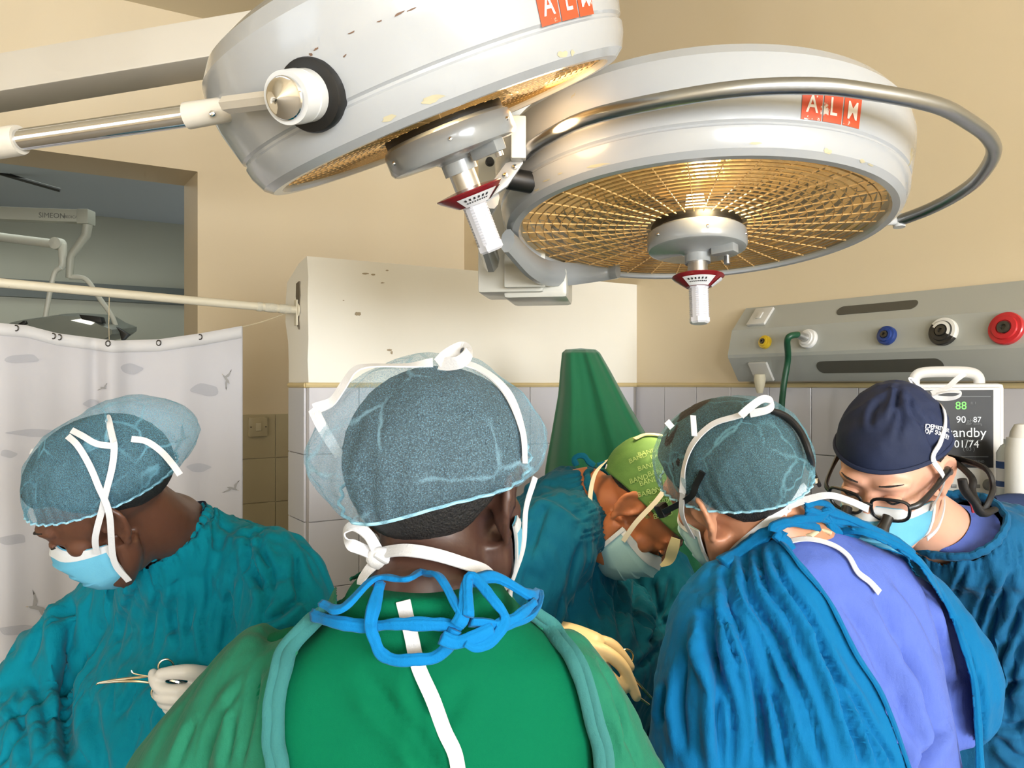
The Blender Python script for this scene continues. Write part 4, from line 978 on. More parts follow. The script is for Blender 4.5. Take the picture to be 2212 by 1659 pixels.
# ---- materials of the people
m_skin_dark = mat('skin_deep_brown', (74, 48, 38), .42, sss=.08, bump=(260, .12, .001), var=(14, (64, 41, 33), .5))
m_skin_dark2 = mat('skin_brown', (92, 58, 42), .42, sss=.08, bump=(260, .12, .001), var=(14, (82, 50, 37), .5))
m_skin_tan = mat('skin_tan', (168, 104, 66), .45, sss=.10, bump=(260, .12, .001), var=(14, (158, 95, 60), .5))
m_skin_mid = mat('skin_olive', (196, 140, 108), .45, sss=.12, bump=(260, .12, .001), var=(14, (186, 128, 98), .5))
m_skin_fair = mat('skin_fair', (222, 172, 146), .45, sss=.14, bump=(260, .12, .001), var=(12, (214, 156, 132), .5))
m_hair = mat('black_hair', (20, 18, 18), .6, bump=(420, .9, .004), stretch=(1, 1, .6))
m_tie = mat('white_tape', (208, 208, 210), .75, bump=(500, .5, .001))
m_mask_w = mat('mask_white', (204, 208, 211), .8, bump=(300, .2, .001))
m_mask_b = mat('mask_blue', (92, 168, 200), .8, bump=(300, .2, .001), var=(10, (104, 178, 206), .5))
m_glove_w = mat('white_glove', (218, 216, 212), .45, bump=(60, .2, .002), coat=.1)
m_glove_y = mat('cream_glove', (228, 206, 160), .45, bump=(60, .2, .002), coat=.1)
def cloth(name, rgb, rgb2, rough=.85): return mat(name, rgb, rough, bump=(30, .55, .010), var=(2.2, rgb2, .7), sheen=.08, weave=(900, .3), stretch=(1, 1, .38), spec=.12)
def cap_material(name, rgb, opacity, crease_scale):
    """thin non-woven sheet: partly open fibres, denser along its folds"""
    m = bpy.data.materials.new(name); m.use_nodes = True; nt = m.node_tree; N = nt.nodes; L = nt.links; b = N['Principled BSDF']; out = N['Material Output']
    b.inputs['Base Color'].default_value = lin(rgb); b.inputs['Roughness'].default_value = .7
    tc = N.new('ShaderNodeTexCoord')
    wn = N.new('ShaderNodeTexNoise'); wn.inputs['Scale'].default_value = 22; wn.inputs['Detail'].default_value = 3; L.new(tc.outputs['Object'], wn.inputs['Vector'])
    mx = N.new('ShaderNodeMix'); mx.data_type = 'RGBA'; mx.blend_type = 'ADD'; mx.inputs['Factor'].default_value = .022; L.new(tc.outputs['Object'], mx.inputs['A']); L.new(wn.outputs['Color'], mx.inputs['B'])
    vo = N.new('ShaderNodeTexVoronoi'); vo.feature = 'DISTANCE_TO_EDGE'; vo.inputs['Scale'].default_value = crease_scale; L.new(mx.outputs['Result'], vo.inputs['Vector'])
    r1 = N.new('ShaderNodeMapRange'); r1.inputs['From Min'].default_value = .0; r1.inputs['From Max'].default_value = .03; r1.inputs['To Min'].default_value = .5; r1.inputs['To Max'].default_value = 0; L.new(vo.outputs['Distance'], r1.inputs['Value'])
    gate = N.new('ShaderNodeTexNoise'); gate.inputs['Scale'].default_value = 9; L.new(tc.outputs['Object'], gate.inputs['Vector'])
    gr = N.new('ShaderNodeMapRange'); gr.inputs['From Min'].default_value = .44; gr.inputs['From Max'].default_value = .58; L.new(gate.outputs['Fac'], gr.inputs['Value'])
    mu = N.new('ShaderNodeMath'); mu.operation = 'MULTIPLY'; L.new(r1.outputs[0], mu.inputs[0]); L.new(gr.outputs[0], mu.inputs[1])
    fb = N.new('ShaderNodeTexNoise'); fb.inputs['Scale'].default_value = 800; fb.inputs['Detail'].default_value = 3; fb.inputs['Roughness'].default_value = .7; L.new(tc.outputs['Object'], fb.inputs['Vector'])
    fr = N.new('ShaderNodeMapRange'); fr.inputs['From Min'].default_value = .3; fr.inputs['From Max'].default_value = .7; fr.inputs['To Min'].default_value = opacity - .22; fr.inputs['To Max'].default_value = opacity + .22; L.new(fb.outputs['Fac'], fr.inputs['Value'])
    ad = N.new('ShaderNodeMath'); ad.operation = 'ADD'; ad.use_clamp = True; L.new(mu.outputs[0], ad.inputs[0]); L.new(fr.outputs[0], ad.inputs[1])
    tl = N.new('ShaderNodeBsdfTranslucent'); tl.inputs[0].default_value = lin(rgb)
    ms = N.new('ShaderNodeMixShader'); ms.inputs[0].default_value = .45; L.new(b.outputs[0], ms.inputs[1]); L.new(tl.outputs[0], ms.inputs[2])
    tr = N.new('ShaderNodeBsdfTransparent'); tr.inputs[0].default_value = (.93, .97, 1, 1)
    m2 = N.new('ShaderNodeMixShader'); L.new(ad.outputs[0], m2.inputs[0]); L.new(tr.outputs[0], m2.inputs[1]); L.new(ms.outputs[0], m2.inputs[2]); L.new(m2.outputs[0], out.inputs[0])
    bp = N.new('ShaderNodeBump'); bp.inputs['Strength'].default_value = .5; bp.inputs['Distance'].default_value = .004; L.new(vo.outputs['Distance'], bp.inputs['Height']); L.new(bp.outputs[0], b.inputs['Normal'])
    return m
def bouffant(hm, rim, bulge, seed, mat_, parent, gathers=34, puff=None, name='bouffant_cap'):
    """cap shell in head space. rim(t) -> point on the elastic edge for angle t; bulge: radii of the dome; puff(dir)->extra"""
    ns, nr = 120, 44; cen = np.array((0, -.012, .045)); V = []
    for j in range(nr + 1):
        q = j / nr
        for i in range(ns):
            t = 2 * math.pi * i / ns; p0 = np.asarray(rim(t), float); base = math.atan2(p0[2] - cen[2], math.hypot(p0[0] - cen[0], p0[1] - cen[1]))
            el = base + (math.pi / 2 - base) * q; dv = np.array((math.sin(t) * math.cos(el), math.cos(t) * math.cos(el), math.sin(el)))
            r = 1 / math.sqrt(((dv / bulge) ** 2).sum()); k = min(1, q / .16); k = k * k * (3 - 2 * k)
            far = cen + dv * (r + (puff(dv) if puff else 0)); near = p0
            ga = .0035 * math.sin(t * gathers + 2 * math.sin(t * 3 + seed)) * math.exp(-q * 5)
            P = near * (1 - k) + far * k; V.append(P + dv * ga)
    V = np.array(V); D = unit_rows(V - cen); n1 = noise(V * 16 + seed); n2 = noise(V * 34 + seed * 2)
    w = np.clip(np.repeat(np.arange(nr + 1), ns) / nr * 6, 0, 1)
    V = V + D * ((.010 * (.25 - 1.3 * np.sqrt(n1 * n1 + .003)) + .004 * (.25 - 1.3 * np.abs(n2))) * w)[:, None]
    Fc = [(j * ns + i, j * ns + (i + 1) % ns, (j + 1) * ns + (i + 1) % ns, (j + 1) * ns + i) for j in range(nr) for i in range(ns)]
    m = M(); m.add(V, Fc); m.tf(hm); o = obj(name, m, mat_, parent, angle=180)
    # the gathered elastic edge
    e = M(); P = [np.asarray(rim(t), float) + np.array((math.sin(t), math.cos(t), 0)) * .002 * math.sin(t * gathers) for t in np.linspace(0, 2 * math.pi, 140, endpoint=False)]
    tube(e, P, .0016, 6, closed=True); e.tf(hm); obj('elastic_edge', e, mat_elastic, o)
    return o
mat_elastic = mat('cap_elastic', (150, 198, 216), .8)
def cap_hair(hm, parent, lift=.006, low=-.035, mm=None, zfront=.075):
    """short hair as a shell over the skull"""
    m = M(); ns, nr = 72, 30; cen = np.array((0, -.010, .045)); V = []
    for j in range(nr + 1):
        for i in range(ns):
            t = 2 * math.pi * i / ns; fr = (1 + math.cos(t)) / 2; z0 = np.interp(fr, (0, .22, .42, .62, .8, 1), (low, low + .01, .012, .040, zfront, zfront))
            base = math.asin(max(-.95, min(.95, (z0 - cen[2]) / .095))); el = base + (math.pi / 2 - base) * j / nr
            dv = np.array((math.sin(t) * math.cos(el), math.cos(t) * math.cos(el), math.sin(el))); r = 1 / math.sqrt(((dv / np.array((.075, .098, .080))) ** 2).sum())
            V.append(cen + dv * (r + lift * min(1, .3 + j / 5)))
    V = np.array(V); V += unit_rows(V - cen) * (.0015 * noise(V * 120))[:, None]
    m.add(V, [(j * ns + i, j * ns + (i + 1) % ns, (j + 1) * ns + (i + 1) % ns, (j + 1) * ns + i) for j in range(nr) for i in range(ns)]); m.tf(hm)
    return obj('hair', m, mm or m_hair, parent, angle=180)
def face_mask(hm, parent, mm=None, drop=0.0, name='face_mask'):
    """pleated mask over nose, cheeks and chin in head space"""
    mm = mm or m_mask_b
    rows = [(.006, .066, .098, .060), (-.010, .067, .112, .061), (-.024, .067, .120, .060), (-.026, .067, .1235, .060), (-.048, .066, .118, .057), (-.050, .066, .122, .057), (-.072, .063, .114, .052), (-.074, .063, .118, .052), (-.094, .058, .108, .045), (-.112, .048, .092, .038), (-.120, .040, .076, .032)]
    # each: z, half width at the cheek, reach of the front, y of the side edge is -> computed
    def surf(q, off):
        V = []
        for (z, hw, fy, _) in q:
            for i in range(25):
                x = -1 + 2 * i / 24; ye = .028 - .008 * (z + .05) / .05
                nose = 0.012 * math.exp(-(x / .22) ** 2) * math.exp(-((z + .012) / .03) ** 2)
                y = ye + (fy - ye - .006) * (1 - abs(x) ** 2.9) + nose + .002; X = (hw + .003) * x * (1.0 + .10 * (1 - abs(x))); zz = -.055 + (z + .055) * (1 - .42 * abs(x) ** 1.6)
                V.append((X + off * x * .6, y + off, zz + drop))
        return V
    def shell(q, th, nm, material, par, lift=0.0):
        a = surf(q, lift); b = surf(q, lift + th); n = len(a); w = 25; nr = len(q); Fc = []
        for j in range(nr - 1):
            for i in range(w - 1):
                Fc.append((j * w + i, j * w + i + 1, (j + 1) * w + i + 1, (j + 1) * w + i)); Fc.append((n + j * w + i, n + (j + 1) * w + i, n + (j + 1) * w + i + 1, n + j * w + i + 1))
        ed = [j * w for j in range(nr)] + [(nr - 1) * w + i for i in range(1, w)] + [j * w + w - 1 for j in range(nr - 2, -1, -1)] + [i for i in range(w - 2, 0, -1)]
        for k in range(len(ed)): k2 = (k + 1) % len(ed); Fc.append((ed[k], ed[k2], n + ed[k2], n + ed[k]))
        m = M(); m.add(a + b, Fc); m.tf(hm); return obj(nm, m, material, par, angle=60)
    o = shell(rows, .0018, name, mm, parent)
    shell([rows[0], (-.002, .0665, .105, .06), rows[1]], .001, 'mask_edge', m_mask_w, o, .0022)
    for s in (-1, 1):   # side bindings
        m = M(); P = []
        for (z, hw, fy, _) in rows: P.append((s * (hw + .005), .028 - .008 * (z + .05) / .05 + .003, -.055 + (z + .055) * .58 + drop))
        ribbon(m, P, .007, (s, .25, 0), .002, 2); m.tf(hm); obj('mask_edge', m, m_mask_w, o)
    return o
def strap(pts, w, nrm, parent, name='mask_tie', mm=None, th=.0014, sm=8):
    m = M(); ribbon(m, pts, w, nrm, th, sm); return obj(name, m, mm or m_tie, parent, angle=60)
def HP(hm, *pts): return [hm[:3, :3] @ np.asarray(p, float) + hm[:3, 3] for p in pts]
def legs_and_shoes(parent, hip, mm, rgb=(230, 230, 228), yaw=(0, 1, 0), spread=.11):
    hip = np.asarray(hip, float); f = unit(yaw); r = unit(np.cross(f, (0, 0, 1)))
    for s in (-1, 1):
        b = np.array((hip[0], hip[1], 0)) + r * s * spread; m = M()
        tube(m, [hip + r * s * .08, b + (0, 0, .48), b + (0, 0, .07)], [.10, .075, .062], 16, 4); obj('trouser_leg', m, mm, parent)
        m = M(); P = []
        for (y, w, h0, h1) in ((-.09, .032, .0, .05), (-.05, .040, 0, .075), (.0, .042, 0, .085), (.06, .046, 0, .07), (.12, .045, 0, .05), (.155, .030, .0, .035)):
            P.append(np.array([b + f * y + r * (w * math.cos(t)) + np.array((0, 0, (h0 + h1) / 2 + (h1 - h0) / 2 * math.sin(t))) for t in np.linspace(0, 2 * math.pi, 16, endpoint=False)]))
        loft(m, P); obj('shoe', m, mat('clog_white', rgb, .5), parent)
def cloth_tie(P, N_, r, par, mm, fl=.38, name='gown_tie', sm=8, seed=0.0):
    """a folded cloth band: flat, creased along its length"""
    Q = spline(np.asarray(P, float), sm); m = M(); R_ = r * (1 + .45 * noise(Q * 38 + seed) + .25 * noise(Q * 95 + 4 + seed)); tube(m, Q, R_, 20, flat=fl, hint=tuple(N_))
    V = np.array(m.v[:len(Q) * 20]).reshape(len(Q), 20, 3); g = (1 - .30 * np.abs(np.sin(np.arange(20) * math.pi / 20 * 5 + .4)))[None, :] + .10 * noise(Q * 60 + 9)[:, None]
    V = Q[:, None] + (V - Q[:, None]) * g[..., None]; m.v[:len(Q) * 20] = [tuple(p) for p in V.reshape(-1, 3)]
    return obj(name, m, mm, par, angle=180)
# ================================================================== people
m_gA = cloth('gown_green', (40, 120, 94), (32, 106, 80)); m_sA = mat('scrub_green', (0, 98, 66), .85, bump=(300, .2, .001), spec=.1, sheen=.02, weave=(1000, .3)); m_tieA = cloth('tie_blue', (16, 122, 186), (12, 112, 174))
m_gB = cloth('gown_teal', (0, 126, 146), (0, 116, 138)); m_gC = cloth('gown_petrol', (10, 92, 118), (6, 80, 104)); m_gD = cloth('gown_blue', (10, 106, 158), (6, 96, 148)); m_sD = cloth('scrub_lavender', (88, 109, 188), (84, 104, 182))
m_gE = cloth('gown_steel_blue', (28, 94, 136), (22, 84, 124)); m_bind = cloth('gown_binding', (66, 124, 120), (50, 108, 108))
cap_blue = cap_material('cap_light_blue', (168, 216, 240), .25, 11); cap_blue2 = cap_material('cap_blue', (140, 204, 230), .34, 14); cap_blue3 = cap_material('cap_teal', (132, 188, 204), .32, 13)
RELAX = ((20, 25, 15), (25, 30, 18), (28, 32, 18), (30, 35, 20))
HL = hand_mesh(1, RELAX); HRt = hand_mesh(-1, RELAX)     # HL: thumb to +x (a left hand seen from its back), HRt: to -x
def place_hand(me, W, E_, parent, mm, up=(0, 0, 1), name='glove', twist=0):
    y = unit(np.asarray(W) - E_); x = unit(np.cross(y, up)); z = np.cross(x, y); o = bpy.data.objects.new(name, me.copy()); COL.objects.link(o); o.data.materials.append(mm)
    o.data.transform(Matrix(mtx(np.column_stack([x, y, z]), np.asarray(W, float)).tolist())); o.data.polygons.foreach_set('use_smooth', np.ones(len(o.data.polygons), bool)); o.parent = parent; o.matrix_parent_inverse = PINV[parent.name]; return o
def put(name, me, mm, parent):
    o = link(name, me, mm, parent, True, None); o.matrix_parent_inverse = PINV.get(parent.name, Matrix.Identity(4)); return o
def gown_mesh(rings, sleeves, voxel, extra=None, it=6, grow=0.0):
    m = M(); R = [se_ring(c, s, f, hw + grow, hd + grow) for (c, s, f, hw, hd) in rings]; loft(m, R)
    for P, r in sleeves: tube(m, P, np.asarray(r) + grow, 20, 5)
    if extra: extra(m)
    return fuse(m, voxel, it)
def person(label, foot):
    return empty('person', (foot[0], foot[1], 0), label, 'person')
def surf_path(bvh, pts, off, fb): 
    P, N_ = [], []
    for x, y in pts:
        p, n = on_surface(bvh, x, y, off, fb); P.append(p); N_.append(n)
    return P, N_

# ------------------------------------------------------------------ A: seen from behind, green gown open over green scrubs
A = person('person seen from behind in open green gown and light blue cap', (-.09, .84))
hA = mtx(head_frame((.42, .90, -.08)), px(955, 1085, .82))
nA = px(925, 1285, .775); cx_ = lambda x, d: (x - 1106) / F * d
SA = [px(560, 1520, .80), px(1205, 1520, .80)]; EA = [px(400, 1820, .85), px(1330, 1820, .87)]; WA = [(-.24, 1.10, 1.08), (.05, 1.12, 1.08)]
spA = [np.array((-.09, .82, 1.38)), np.array((-.09, .83, 1.15)), np.array((-.09, .84, .95))]
bodyA = put('body', body_mesh(hA, nA, SA, EA, WA, spA), m_skin_dark, A)
X_, Y_ = np.array((1., 0, 0)), np.array((0, 1., 0))
def ringsA(g=0):
    L = [(925, .770, 1.514, .074, .078), (925, .777, 1.494, .082, .082), (922, .785, 1.467, .112, .082), (914, .79, 1.444, .150, .096), (895, .80, 1.418, .180, .110), (890, .80, 1.38, .190, .122), (888, .805, 1.30, .190, .132), (888, .81, 1.15, .180, .135), (888, .82, 1.0, .185, .140)]
    return [((cx_(x, .8), y, z), X_, Y_, w + g, d + g) for x, y, z, w, d in L]
me = gown_mesh(ringsA(-.004) + [((-.1, .83, .8), X_, Y_, .2, .15)], [([px(680, 1450, .8), SA[0], (SA[0] + EA[0]) / 2], [.05, .056, .058]), ([px(1120, 1450, .8), SA[1], (SA[1] + EA[1]) / 2], [.05, .056, .058])], .006, it=5)
wrinkle(me, .004, 9, stretch_axes((.1, 0, 1), .3), 3.1, False)
crease(me, [([(900, 1440), (890, 1520), (900, 1600)], 22, 3), ([(790, 1460), (850, 1540), (900, 1600), (950, 1680)], 30, 7), ([(905, 1480), (915, 1560), (900, 1620)], 20, 5), ([(1010, 1480), (960, 1560), (920, 1640)], 30, 4)])
scrubA = put('scrub_top', me, m_sA, A); bvh_sA = bvh_of(me)
me = gown_mesh(ringsA(.007) + [((-.1, .84, .7), X_, Y_, .22, .17), ((-.1, .85, .38), X_, Y_, .26, .2)], [([px(640, 1440, .80), SA[0], EA[0], WA[0]], [.055, .066, .076, .05]), ([px(1140, 1440, .80), SA[1], EA[1], WA[1]], [.055, .064, .072, .05])], .0045, it=8)
wrinkle(me, .006, 12, stretch_axes((.25, 0, 1), .22), 1.7); wrinkle(me, .003, 28, stretch_axes((.3, 0, 1), .22), 6.7); creases(me, .006, 11, stretch_axes((.25, 0, 1), .3), 2.2)
crease(me, [([(420, 1560), (380, 1659)], 12, 5), ([(520, 1480), (470, 1560), (440, 1659)], 13, 5), ([(560, 1440), (545, 1540), (520, 1650)], 12, 5), ([(500, 1520), (505, 1600), (480, 1659)], 11, 4), ([(1265, 1450), (1295, 1520), (1310, 1600)], 10, 5), ([(1295, 1430), (1330, 1510), (1350, 1620)], 10, 5), ([(1320, 1500), (1345, 1570), (1380, 1659)], 11, 5), ([(1290, 1540), (1320, 1600), (1330, 1659)], 10, 5)])
eL = [(722, 1322), (690, 1345), (645, 1392), (618, 1450), (604, 1530), (602, 1600), (612, 1659), (630, 1760), (650, 2600)]; eR = [(1138, 1325), (1180, 1362), (1225, 1420), (1255, 1490), (1275, 1560), (1290, 1640), (1296, 1760), (1260, 2600)]
def inside(Q, L, R, ytop):
    Lx = np.interp(Q[:, 1], [p[1] for p in L], [p[0] for p in L]); Rx = np.interp(Q[:, 1], [p[1] for p in R], [p[0] for p in R]); return (Q[:, 0] > Lx) & (Q[:, 0] < Rx) & (Q[:, 1] > ytop)
bvh_gA = bvh_of(me)
PL, NL = surf_path(bvh_gA, eL[:8], .003, .78); PR, NR = surf_path(bvh_gA, eR[:7], .003, .78)
cut(me, lambda P: ~((P[:, 1] < .83) & inside(to_px(P), eL, eR, 1250)) & ~((P[:, 2] > 1.475) & (np.hypot(P[:, 0] - nA[0], P[:, 1] - nA[1]) < .085)))
gA = put('gown', me, m_gA, A); gA.modifiers.new('thickness', 'SOLIDIFY').thickness = .002
for P, N_, s in ((PL, NL, -1), (PR, NR, 1)):
    m = M(); P = np.array(P); Q = spline(P, 6); off = .004 * noise(Q * 30)[:, None]
    for k, (o, r) in enumerate(((0, .0062), (.0075 * s, .0055))): tube(m, Q + np.array((o, -.001 * k, 0)) + off * np.array((1, .4, 0)), r * (1 + .25 * noise(Q * 40 + k)), 10, flat=.55, hint=(0, 1, 0))
    obj('gown_binding', m, m_bind, gA)
# blue ties knotted at the nape
def tie_path(pts, r, lift, bvh=bvh_gA, par=gA, mm=m_tieA, fb=.75, fl=.5, name='gown_tie'):
    P, N_ = surf_path(bvh, pts, lift, fb); return cloth_tie(P, np.mean(N_, 0), r * 1.15, par, mm, fl, name, seed=pts[0][0] * .1)
for pts, r, lift in (
    ([(736, 1307), (762, 1309), (795, 1300), (832, 1290), (865, 1301), (889, 1299), (910, 1283), (932, 1283), (955, 1297), (973, 1315)], .0052, .020),
    ([(698, 1344), (742, 1340), (803, 1340), (865, 1336), (926, 1335), (968, 1338), (990, 1350)], .0058, .012),
    ([(826, 1296), (821, 1318), (819, 1338), (828, 1362), (841, 1392), (866, 1408), (898, 1404), (936, 1397), (960, 1379), (965, 1358), (968, 1340)], .0054, .018),
    ([(948, 1344), (972, 1358), (1008, 1357), (1032, 1346)], .0062, .024),
    ([(968, 1330), (976, 1315), (992, 1306), (1022, 1296), (1061, 1293), (1102, 1297), (1128, 1313), (1133, 1334), (1114, 1351), (1082, 1354), (1053, 1352), (1028, 1338), (1003, 1330)], .0058, .020),
    ([(986, 1318), (1008, 1308), (1036, 1308), (1048, 1326), (1047, 1346), (1034, 1364), (1012, 1369), (994, 1360)], .0048, .026),
    ([(1040, 1342), (1066, 1338), (1090, 1332), (1112, 1324)], .0046, .024)):
    tie_path(pts, r, lift, fl=.55)
# apron string down the back
P, N_ = surf_path(bvh_sA, [(872, 1300), (890, 1370), (904, 1440), (935, 1510), (962, 1580), (982, 1630), (994, 1700)], .003, .72); strap(P, .0125, np.array(N_), A, 'apron_string')
# hair, cap, mask
cap_hair(hA, A, .012, -.045)
rimA = lambda t: (.088 * math.sin(t), -.010 + .106 * math.cos(t), .030 + .040 * math.cos(t) + .006 * math.sin(3 * t + .5))
capA = bouffant(hA, rimA, np.array((.096, .112, .104)), 2.3, cap_blue, A, 26, lambda d: .034 * max(0, -d[0]) ** 1.5 * (1 - .5 * abs(d[2])) + .014 * max(0, d[0]) ** 2 + .012 * max(0, -d[1]) * (.5 - d[2]))
face_mask(hA, A)
bvh_cA = BVHTree.FromPolygons([v.co for v in capA.data.vertices], [tuple(p.vertices) for p in capA.data.polygons])
P, N_ = surf_path(bvh_cA, [(1128, 1000), (1122, 930), (1090, 850), (1030, 800), (960, 782)], .003, .82); strap(P, .0115, np.array(N_), A)
strap(HP(hA, (.071, .022, -.075), (.086, .012, -.04), (.094, -.002, .0), (.100, .004, .03)), .0095, hA[:3, 0], A)
tn = (0, -1, .1)
dS = .76
strap([px(935, 783, dS), px(880, 789, dS), px(800, 790, dS), px(765, 800, dS), px(742, 832, dS), px(716, 868, dS), px(678, 884, dS)], .0105, [(0, -1, .8), (0, -.3, 1), (.1, -.3, 1), (-.5, -.6, .6), (-.6, -.7, .2), (-.5, -.7, .3), (-.2, -1, 0)], A)
strap([px(676, 882, dS), px(692, 915, dS - .005), px(712, 950, dS), px(735, 985, dS + .01)], .011, (-.3, -1, 0), A)
strap([px(945, 785, dS), px(968, 766, dS), px(998, 752, dS), px(1012, 762, dS - .01), px(992, 782, dS - .012), px(950, 788, dS)], .0125, [(0, -.7, .7), (0, -1, .4), (.2, -1, .2), (.8, -.6, 0), (0, -1, -.4), (0, -.7, .5)], A)
bvh_bA = BVHTree.FromPolygons([v.co for v in bodyA.data.vertices], [tuple(p.vertices) for p in bodyA.data.polygons])
P, N_ = surf_path(bvh_bA, [(1085, 1250), (1062, 1248), (1036, 1238), (1000, 1226), (940, 1207), (880, 1197), (826, 1203)], .007, .76); strap(P, .0125, np.array(N_), A)
kA = P[-1]; v = lambda x, y, d=None: px(x, y, d or kA[1] - .005)
strap([v(824, 1203), v(790, 1190), v(752, 1172), v(744, 1148), v(765, 1136), v(795, 1155), v(815, 1190), v(822, 1206)], .0115, [(0, -1, .3), (0, -.7, .7), (-.8, -.5, .2), (-1, -.3, 0), (0, -.6, .8), (.8, -.6, .2), (.6, -.8, 0), (0, -1, 0)], A)
m = M(); ball(m, v(822, 1206), (.014, .007, .011), 14); tube(m, [v(812, 1196), v(832, 1206), v(850, 1218)], [.008, .010, .006], 10, 4, flat=.5); obj('tie_knot', m, m_tie, A)
strap([v(815, 1212), v(790, 1238), v(779, 1262), v(800, 1278), v(840, 1292), v(870, 1300, .74)], .0105, [(-.5, -1, 0), (-.8, -.6, 0), (-.7, -.7, 0), (0, -.8, .6), (0, -.8, .6), (0, -.8, .6)], A)
strap([P[0], px(1095, 1262, .80), px(1060, 1290, .80)], .009, (0, -1, 0), A)
strap(HP(hA, (.062, .035, -.11), (.070, .022, -.075)), .009, hA[:3, 0], A)
place_hand(HRt, WA[0], EA[0], A, m_glove_w); place_hand(HL, WA[1], EA[1], A, m_glove_w)
legs_and_shoes(A, (-.09, .85, .9), m_sA)

# ------------------------------------------------------------------ B: left, teal gown, bending to the left with a needle holder
B = person('person in teal gown at left holding a needle holder, head bowed', (-.56, 1.5))
hB = mtx(head_frame((-.83, -.06, -.55), .46), px(250, 1086, 1.205))
nB = px(372, 1145, 1.33)
sB = unit(np.array((.384, -.22, .11))); fB = np.array((-.42, -.72, -.50)); fB = unit(fB - sB * (fB @ sB)); sH = unit((.384, -.22, 0)); fH = unit((-.22, -.384, 0)); mix = lambda a, b, t: unit(a * (1 - t) + b * t)
SB = [np.array((-.375, 1.30, 1.375)), np.array((-.735, 1.50, 1.275))]; EB = [px(625, 1630, 1.18), px(75, 1530, 1.42)]; WB = [px(530, 1458, 1.245), px(150, 1740, 1.22)]
spB = [np.array((-.55, 1.43, 1.32)), np.array((-.56, 1.44, 1.15)), np.array((-.56, 1.46, .95))]
bodyB = put('body', body_mesh(hB, nB, [q + np.array((.0, .04, -.025)) for q in SB], EB, WB, spB), m_skin_dark2, B)
gB = [(px(362, 1160, 1.33), sB, fB, .088, .078), (px(378, 1192, 1.36), sB, fB, .112, .096), (px(405, 1225, 1.40), sB, fB, .150, .112), ((-.555, 1.42, 1.36), sB, fB, .185, .125), ((-.557, 1.395, 1.26), mix(sB, sH, .4), mix(fB, fH, .4), .205, .145), ((-.56, 1.39, 1.13), sH, fH, .212, .165), ((-.56, 1.41, .95), sH, fH, .215, .175), ((-.56, 1.44, .7), sH, fH, .235, .19), ((-.56, 1.46, .36), sH, fH, .26, .21)]
me = gown_mesh(gB, [([(-.47, 1.36, 1.38), SB[0], EB[0], WB[0]], [.075, .082, .08, .045]), ([(-.65, 1.45, 1.33), SB[1], EB[1], WB[1]], [.08, .085, .085, .05])], .0045, it=8)
wrinkle(me, .007, 11, stretch_axes((.12, 0, 1), .22), 4.4)
wrinkle(me, .0075, 24, stretch_axes((-.1, 0, 1), .2), 8.4); wrinkle(me, .002, 46, stretch_axes((.2, 0, 1), .3), 3.4, False); creases(me, .009, 11, stretch_axes((.1, 0, 1), .28), 4.2); creases(me, .006, 20, stretch_axes((-.3, 0, 1), .4), 1.2)
crease(me, [([(575, 1130), (560, 1180), (590, 1240), (585, 1300)], 13, 10), ([(540, 1150), (545, 1220), (575, 1290), (560, 1340)], 14, 12), ([(640, 1190), (640, 1260), (655, 1310)], 12, 7), ([(560, 1345), (600, 1330), (650, 1290)], 14, 12), ([(565, 1370), (610, 1365), (660, 1350)], 12, 9), ([(450, 1230), (452, 1290), (440, 1350), (445, 1420)], 10, 7), ([(500, 1240), (495, 1330), (480, 1400)], 11, 6), ([(380, 1260), (375, 1330), (385, 1400)], 11, 7), ([(345, 1270), (330, 1340), (320, 1410)], 11, 6), ([(410, 1250), (415, 1310), (405, 1370)], 9, 5), ([(300, 1260), (270, 1330), (250, 1420)], 12, 6), ([(150, 1290), (155, 1400), (135, 1500)], 22, 14), ([(145, 1300), (145, 1460), (140, 1560), (150, 1659)], 26, 16), ([(100, 1360), (60, 1440)], 14, 6), ([(70, 1460), (95, 1530), (105, 1620)], 18, 9), ([(20, 1520), (50, 1570), (60, 1659)], 16, 8), ([(260, 1540), (310, 1480), (380, 1440)], 18, 5), ([(200, 1500), (210, 1580), (230, 1659)], 20, 8), ([(300, 1560), (270, 1659)], 18, 6), ([(345, 1540), (352, 1600)], 9, 5), ([(470, 1130), (520, 1160), (560, 1150)], 9, 4), ([(620, 1130), (660, 1190), (690, 1260)], 13, 4)])
# gathers below the neckline
colB = [(468, 1062), (448, 1090), (425, 1120), (395, 1150), (360, 1178), (325, 1200), (290, 1225), (262, 1240)]
for k in range(1, 27):
    i = k / 27 * (len(colB) - 1); q = int(i); t = i - q; bx = colB[q][0] * (1 - t) + colB[q + 1][0] * t; by = colB[q][1] * (1 - t) + colB[q + 1][1] * t
    crease(me, [([(bx - 4, by + 3), (bx + 5 + 6 * math.sin(k * 2.1), by + 22), (bx + 12, by + 40 + 34 * (math.sin(k * 1.7) > 0))], 4.5, 3.0)])
cut(me, lambda P: ~((np.linalg.norm(P - np.asarray(gB[0][0]), axis=1) < .076) & ((P - np.asarray(gB[0][0])) @ np.cross(sB, fB) * (1 if np.cross(sB, fB)[2] > 0 else -1) > -.02)))
gBo = put('gown', me, m_gB, B); gBo.modifiers.new('thickness', 'SOLIDIFY').thickness = .002
